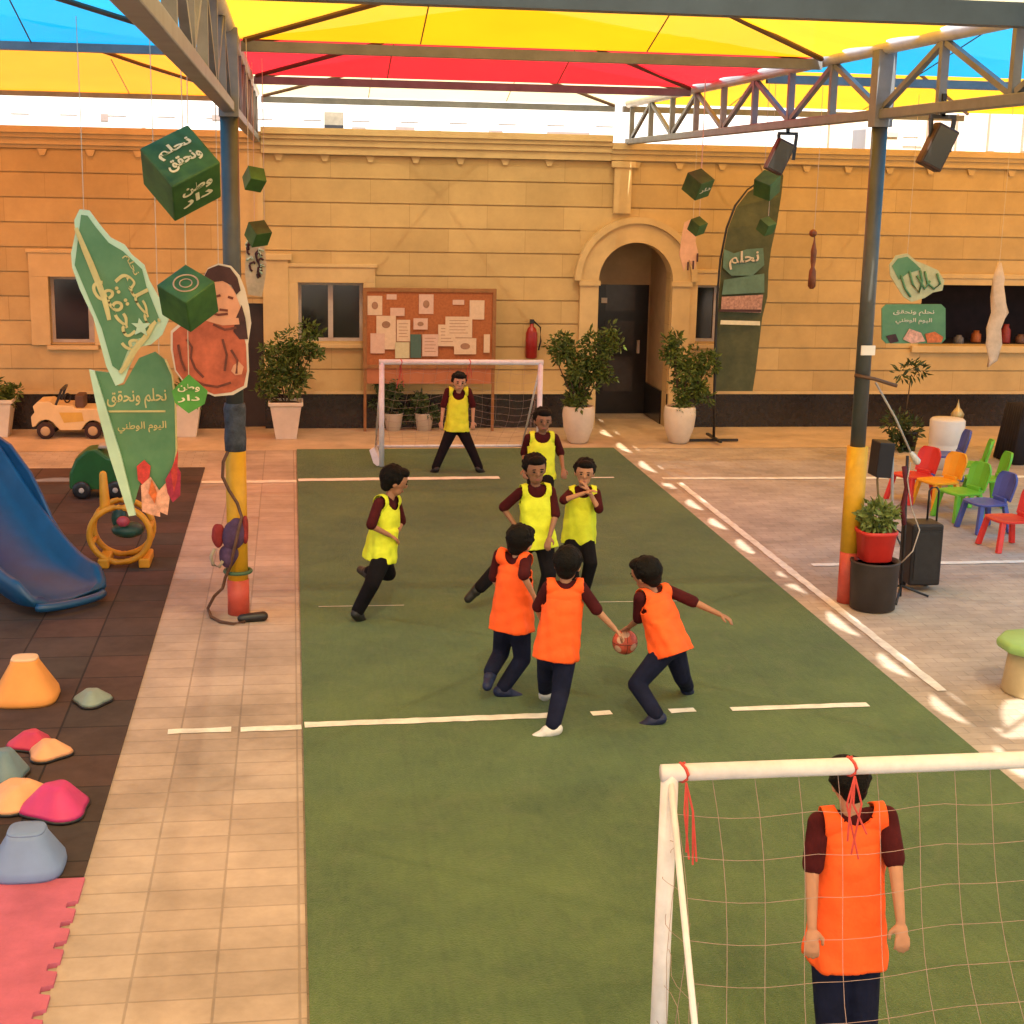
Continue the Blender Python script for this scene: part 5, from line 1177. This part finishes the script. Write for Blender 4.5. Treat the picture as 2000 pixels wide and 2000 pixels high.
# ================================================================== CLUSTER BY THE RIGHT POST
c = gz(1660, 1158, .004); c.y += .18; CH = mat('charcoal_planter', (.032, .024, .022), .55, .2, 6)
BU = thing('planter_tub', 'charcoal round tub standing behind the right post foot, carrying the red pot', 'tub', c)
part('tub', sm(MB().lathe([(.175, 0), (.19, .01), (.205, .40), (.212, .41), (.21, .425), (.19, .425), (.185, .38)], c, 32)), CH, BU)
part('tub_top', MB().lathe([(.001, .39), (.187, .39)], c, 24), CH, BU)
c2 = c + V((-.01, 0, .427)); RP_ = thing('potted_plant', 'leafy plant in a red pot standing on the charcoal tub', 'potted plant', c2)
part('pot', sm(MB().rings([[c2 + V((r_ * math.copysign(abs(math.cos(t)) ** .6, math.cos(t)), r_ * math.copysign(abs(math.sin(t)) ** .6, math.sin(t)), z_)) for t in [j * math.pi / 16 for j in range(32)]] for r_, z_ in ((.12, 0), (.13, .01), (.155, .23), (.165, .235), (.165, .265), (.150, .265), (.145, .22))])), mat('red_pot', (.50, .025, .018), .45, .12, 6), RP_)
mb = MB(); mb.leaves(c2 + V((0, 0, .37)), (.15, .14, .12), 420, .075, .5); part('foliage', mb, mat('light_leaf', (.06, .10, .015), .5, .3, 9, col2=(.20, .24, .06)), RP_)
part('soil', MB().lathe([(.001, .22), (.14, .22)], c2, 16), SOIL, RP_)
g = gz(1738, 1118, .0); g.y += .12; BP = mat('black_speaker_plastic', (.010, .008, .009), .5, .3, 8)
TS = thing('trolley_speaker', 'black wheeled loudspeaker with a telescopic handle right of the tub', 'loudspeaker', g)
part('cabinet', MB().box((g.x - .12, g.y - .12, .06), (g.x + .17, g.y + .16, .62)), BP, TS, bevel=.02)
part('grille', MB().box((g.x - .09, g.y - .128, .12), (g.x + .14, g.y - .121, .56)), BLK, TS)
part('handle', sm(MB().tube([(g.x + .10, g.y + .1, .62), (g.x + .10, g.y + .1, .88), (g.x + .12, g.y + .1, .91), (g.x + .17, g.y + .1, .91), (g.x + .19, g.y + .1, .88), (g.x + .185, g.y + .1, .1)], .010, 8)), BLK, TS)
for x_ in (-.09, .13): part('wheel', sm(MB().rings([[V((g.x + x_ + d_, g.y + .1 + .05 * math.cos(t) * q_, .05 + .05 * math.sin(t) * q_)) for t in [j * math.pi / 8 for j in range(16)]] for q_, d_ in ((.6, -.02), (1, -.015), (1, .015), (.6, .02))])), BLK, TS)
g = gz(1706, 1135, 0); g.y += .1; MS = thing('microphone_stand', 'black microphone stand with a maroon strap and a long grey boom', 'microphone stand', g)
yy = g.y; G = lambda px, py, d=0: gy(px, py, yy + d)
part('pole', sm(MB().tube([g + V((0, 0, .02)), G(1707, 1000), G(1712, 860)], .014, 8)), BLK, MS)
part('boom', sm(MB().tube([G(1722, 862), G(1690, 790, -.02), G(1652, 722, -.04)], .010, 8)), mat('grey_boom', (.36, .31, .26), .5, .1), MS)
part('microphone', sm(MB().cap(G(1720, 856), .022, G(1730, 870), .032)), mat('pale_mic', (.55, .52, .46), .5, .1), MS)
part('strap', sm(MB().tube([G(1706, 880, -.02), G(1711, 920, -.03), G(1702, 960, -.03), G(1706, 990, -.03)], .022, 6)), mat('maroon_strap', (.10, .012, .02), .8, .3, 20), MS)
part('cable', sm(MB().tube([G(1718, 872, -.03), G(1712, 905, -.06), G(1720, 960, -.05), G(1735, 1000, -.12), G(1722, 1040, -.2), G(1700, 1062, -.2)], .006, 6)), mat('grey_boom', (.36, .31, .26)), MS)
for t in (0, 2.1, 4.2): part('foot', sm(MB().tube([g + V((0, 0, .12)), g + V((.26 * math.cos(t), .26 * math.sin(t), .015))], .011, 6)), BLK, MS)
g = gz(1682, 1020, 0); SSp = thing('speaker_stand', 'black box loudspeaker on a grey pole behind the red potted plant', 'loudspeaker', g)
yy2 = g.y; G2 = lambda px, py, d=0: gy(px, py, yy2 + d)
a_, b_ = G2(1646, 898), G2(1680, 832)
part('speaker_box', MB().box((a_.x, yy2 - .12, a_.z), (b_.x, yy2 + .12, b_.z), Matrix.Rotation(.06, 3, 'Y')), BP, SSp, bevel=.012)
part('pole', sm(MB().tube([g + V((0, 0, .01)), G2(1684, 850)], .016, 8)), mat('grey_boom', (.36, .31, .26)), SSp)
part('pole_arm', sm(MB().tube([G2(1684, 860), G2(1672, 858)], .014, 6)), BLK, SSp)
part('hose_loop', sm(MB().tube([G2(1662 + 0, 880, -.05), G2(1655, 905, -.05), G2(1657, 935, -.05), G2(1670, 955, -.05), G2(1690, 958, -.05), G2(1703, 948, -.05)], .012, 7)), mat('olive_hose', (.16, .11, .04), .6, .2), SSp)
for t in (.5, 2.6, 4.7): part('foot', sm(MB().tube([g + V((0, 0, .14)), g + V((.24 * math.cos(t), .24 * math.sin(t), .015))], .010, 6)), BLK, SSp)
# bracket on the right post
part('side_bracket', sm(MB().tube([gy(1612, 708, 12.05), gy(1650, 715, 12.0), gy(1692, 728, 12.0)], .016, 7)), mat('rusty_rod', (.10, .05, .025), .6, .3), P)

# ================================================================== CHAIRS, DRUM, TABLES AT RIGHT
def chair_proto():
    T = thing('child_chair', 'x', 'chair', (0, 0, 0), 'small plastic children chairs at right'); m_ = mat('chair_red', (.62, .035, .028), .4, .08, 5)
    def slab(pts, th, nm): return part(nm, MB().prism(pts, th), m_, T, bevel=.012)
    part('seat', MB().rings([[V((.17 * s_ * math.copysign(abs(math.cos(t)) ** .5, math.cos(t)), .16 * s_ * math.copysign(abs(math.sin(t)) ** .5, math.sin(t)), z_)) for t in [j * math.pi / 14 for j in range(28)]] for s_, z_ in ((.93, .272), (1, .28), (1, .296), (.9, .30), (.5, .292), (.1, .290))]), m_, T)
    bk = []
    for i in range(9):
        z_ = .31 + .27 * i / 8; hw = .15 * (1 - .10 * abs(i - 5) / 5) if i < 7 else .15 * (.88 if i == 7 else .66); y_ = .155 + .06 * i / 8
        bk.append([V((hw * u, y_ + .03 * (1 - u * u) , z_)) for u in (-1, -.6, 0, .6, 1)] + [V((hw * u, y_ + .03 * (1 - u * u) + .018, z_)) for u in (1, .6, 0, -.6, -1)])
    part('backrest', MB().rings(bk), m_, T)
    part('backrest_support', MB().box((-.09, .135, .27), (.09, .165, .34)), m_, T, bevel=.008)
    for sx in (-1, 1):
        for sy in (-1, 1): part('leg', MB().rings([[V((sx * (.125 + .045 * (1 - z_ / .28)) + a_, sy * (.115 + .045 * (1 - z_ / .28)) + b_, z_)) for a_, b_ in ((-.022, -.022), (.022, -.022), (.022, .022), (-.022, .022))] for z_ in (.0, .28)]), m_, T, bevel=.006)
    return T
CP = chair_proto()
CC = {'red': CP.children[0].data.materials[0], 'yellow': mat('chair_yellow', (.80, .34, .015), .4, .08, 5), 'green': mat('chair_green', (.14, .46, .03), .4, .08, 5), 'blue': mat('chair_blue', (.06, .085, .30), .4, .1, 5)}
spots = [((1724, 948), 'red', 70, 'red child chair at the left end of the chair row beside the white drum'), ((1772, 960), 'yellow', 75, 'orange-yellow child chair between the red and the green chair'), ((1815, 982), 'green', 78, 'front green child chair right of the yellow chair'),
         ((1862, 1004), 'blue', 82, 'blue child chair between the green and the red chair at right'), ((1905, 1038), 'red', 86, 'nearest red child chair at the right edge of the view'), ((1826, 925), 'green', 110, 'green child chair farthest back in the row, only its backrest showing'),
         ((1858, 955), 'green', 100, 'green child chair with rounded back behind the blue chair'), ((1785, 905), 'blue', 100, 'dark blue child chair half hidden in front of the white drum'), ((1962, 1090), 'red', 80, 'red child chair just beyond the right edge')]
for i, ((px, py), cl, rz, lb) in enumerate(spots[:-1]):
    p_ = gz(px, py, .005); p_.y += .1
    if i == 0: CP.location = p_; CP.rotation_euler = (0, 0, -math.radians(rz)); CP['label'] = lb; CP.scale = (1.18, 1.18, 1.05)
    else: dup(CP, p_, -math.radians(rz), lb, None, (1.18, 1.18, 1.05), CC[cl])
g = gz(1781, 882, .0); DR = thing('water_drum', 'white cylindrical drum behind the red and yellow child chairs', 'drum', g)
part('drum_body', sm(MB().lathe([(.20, 0), (.222, .01), (.222, .30), (.216, .31), (.222, .33), (.224, .62), (.20, .645), (.10, .65), (.01, .65)], g, 32)), mat('white_drum', (.62, .55, .46), .45, .06, 4), DR)
g = gz(1800, 860, .0); LN = thing('lantern', 'small golden lantern ornament on a slim stand behind the white drum', 'lantern', g)
zt = gy(1797, 795, g.y).z
part('stand', sm(MB().lathe([(.10, 0), (.10, .02), (.02, .04), (.02, zt)], g, 14)), BRZ, LN); part('lantern_body', sm(MB().lathe([(.02, zt), (.07, zt + .03), (.09, zt + .10), (.05, zt + .16), (.025, zt + .19), (.008, zt + .26), (.001, zt + .30)], g, 16)), mat('pale_gold', (.45, .34, .15), .35, .2, metal=.4), LN)
g = gz(1912, 878, 0); TB = thing('covered_table', 'table under a floor-length black cloth behind the chairs at the right edge', 'table', (g.x + 1.2, g.y + .4, 0))
mb = MB(); x0, y0 = g.x, g.y
bot = [(x0, y0), (x0 + 2.6, y0), (x0 + 2.6, y0 + .6), (x0, y0 + .6)]; tp_ = [(x0 + .10, y0 + .06), (x0 + 2.5, y0 + .06), (x0 + 2.5, y0 + .54), (x0 + .10, y0 + .54)]
def lp4(c4, z_, amp):
    o = []
    for i in range(4):
        a_, b_ = V((*c4[i], z_)), V((*c4[(i + 1) % 4], z_)); n = (b_ - a_).cross(V((0, 0, 1))).normalized(); N = 30
        for j in range(N): o.append(a_.lerp(b_, j / N) + n * amp * math.sin(j * 1.7 + i))
    return o
part('cloth', sm(MB().rings([lp4(bot, .01, .025), lp4([((a_[0] + b_[0]) / 2, (a_[1] + b_[1]) / 2) for a_, b_ in zip(bot, tp_)], .4, .015), lp4(tp_, .76, .002)])), mat('black_cloth', (.014, .010, .012), .9, .3, 5), TB)
g = gz(1962, 1205, .40); GTb = thing('play_stool', 'pale green rounded play stool with a cream body cut by the right edge', 'stool', (g.x, g.y, 0))
part('seat_top', sm(MB().lathe([(.20, .31), (.285, .32), (.30, .35), (.295, .385), (.26, .40), (.01, .405)], (g.x, g.y, 0), 9)), mat('pale_green_plastic', (.25, .42, .13), .5, .08, 4), GTb, bevel=.02)
part('base', sm(MB().lathe([(.225, .0), (.235, .02), (.215, .20), (.205, .309)], (g.x, g.y, 0), 24)), mat('cream_plastic', (.46, .36, .20), .5, .1), GTb)
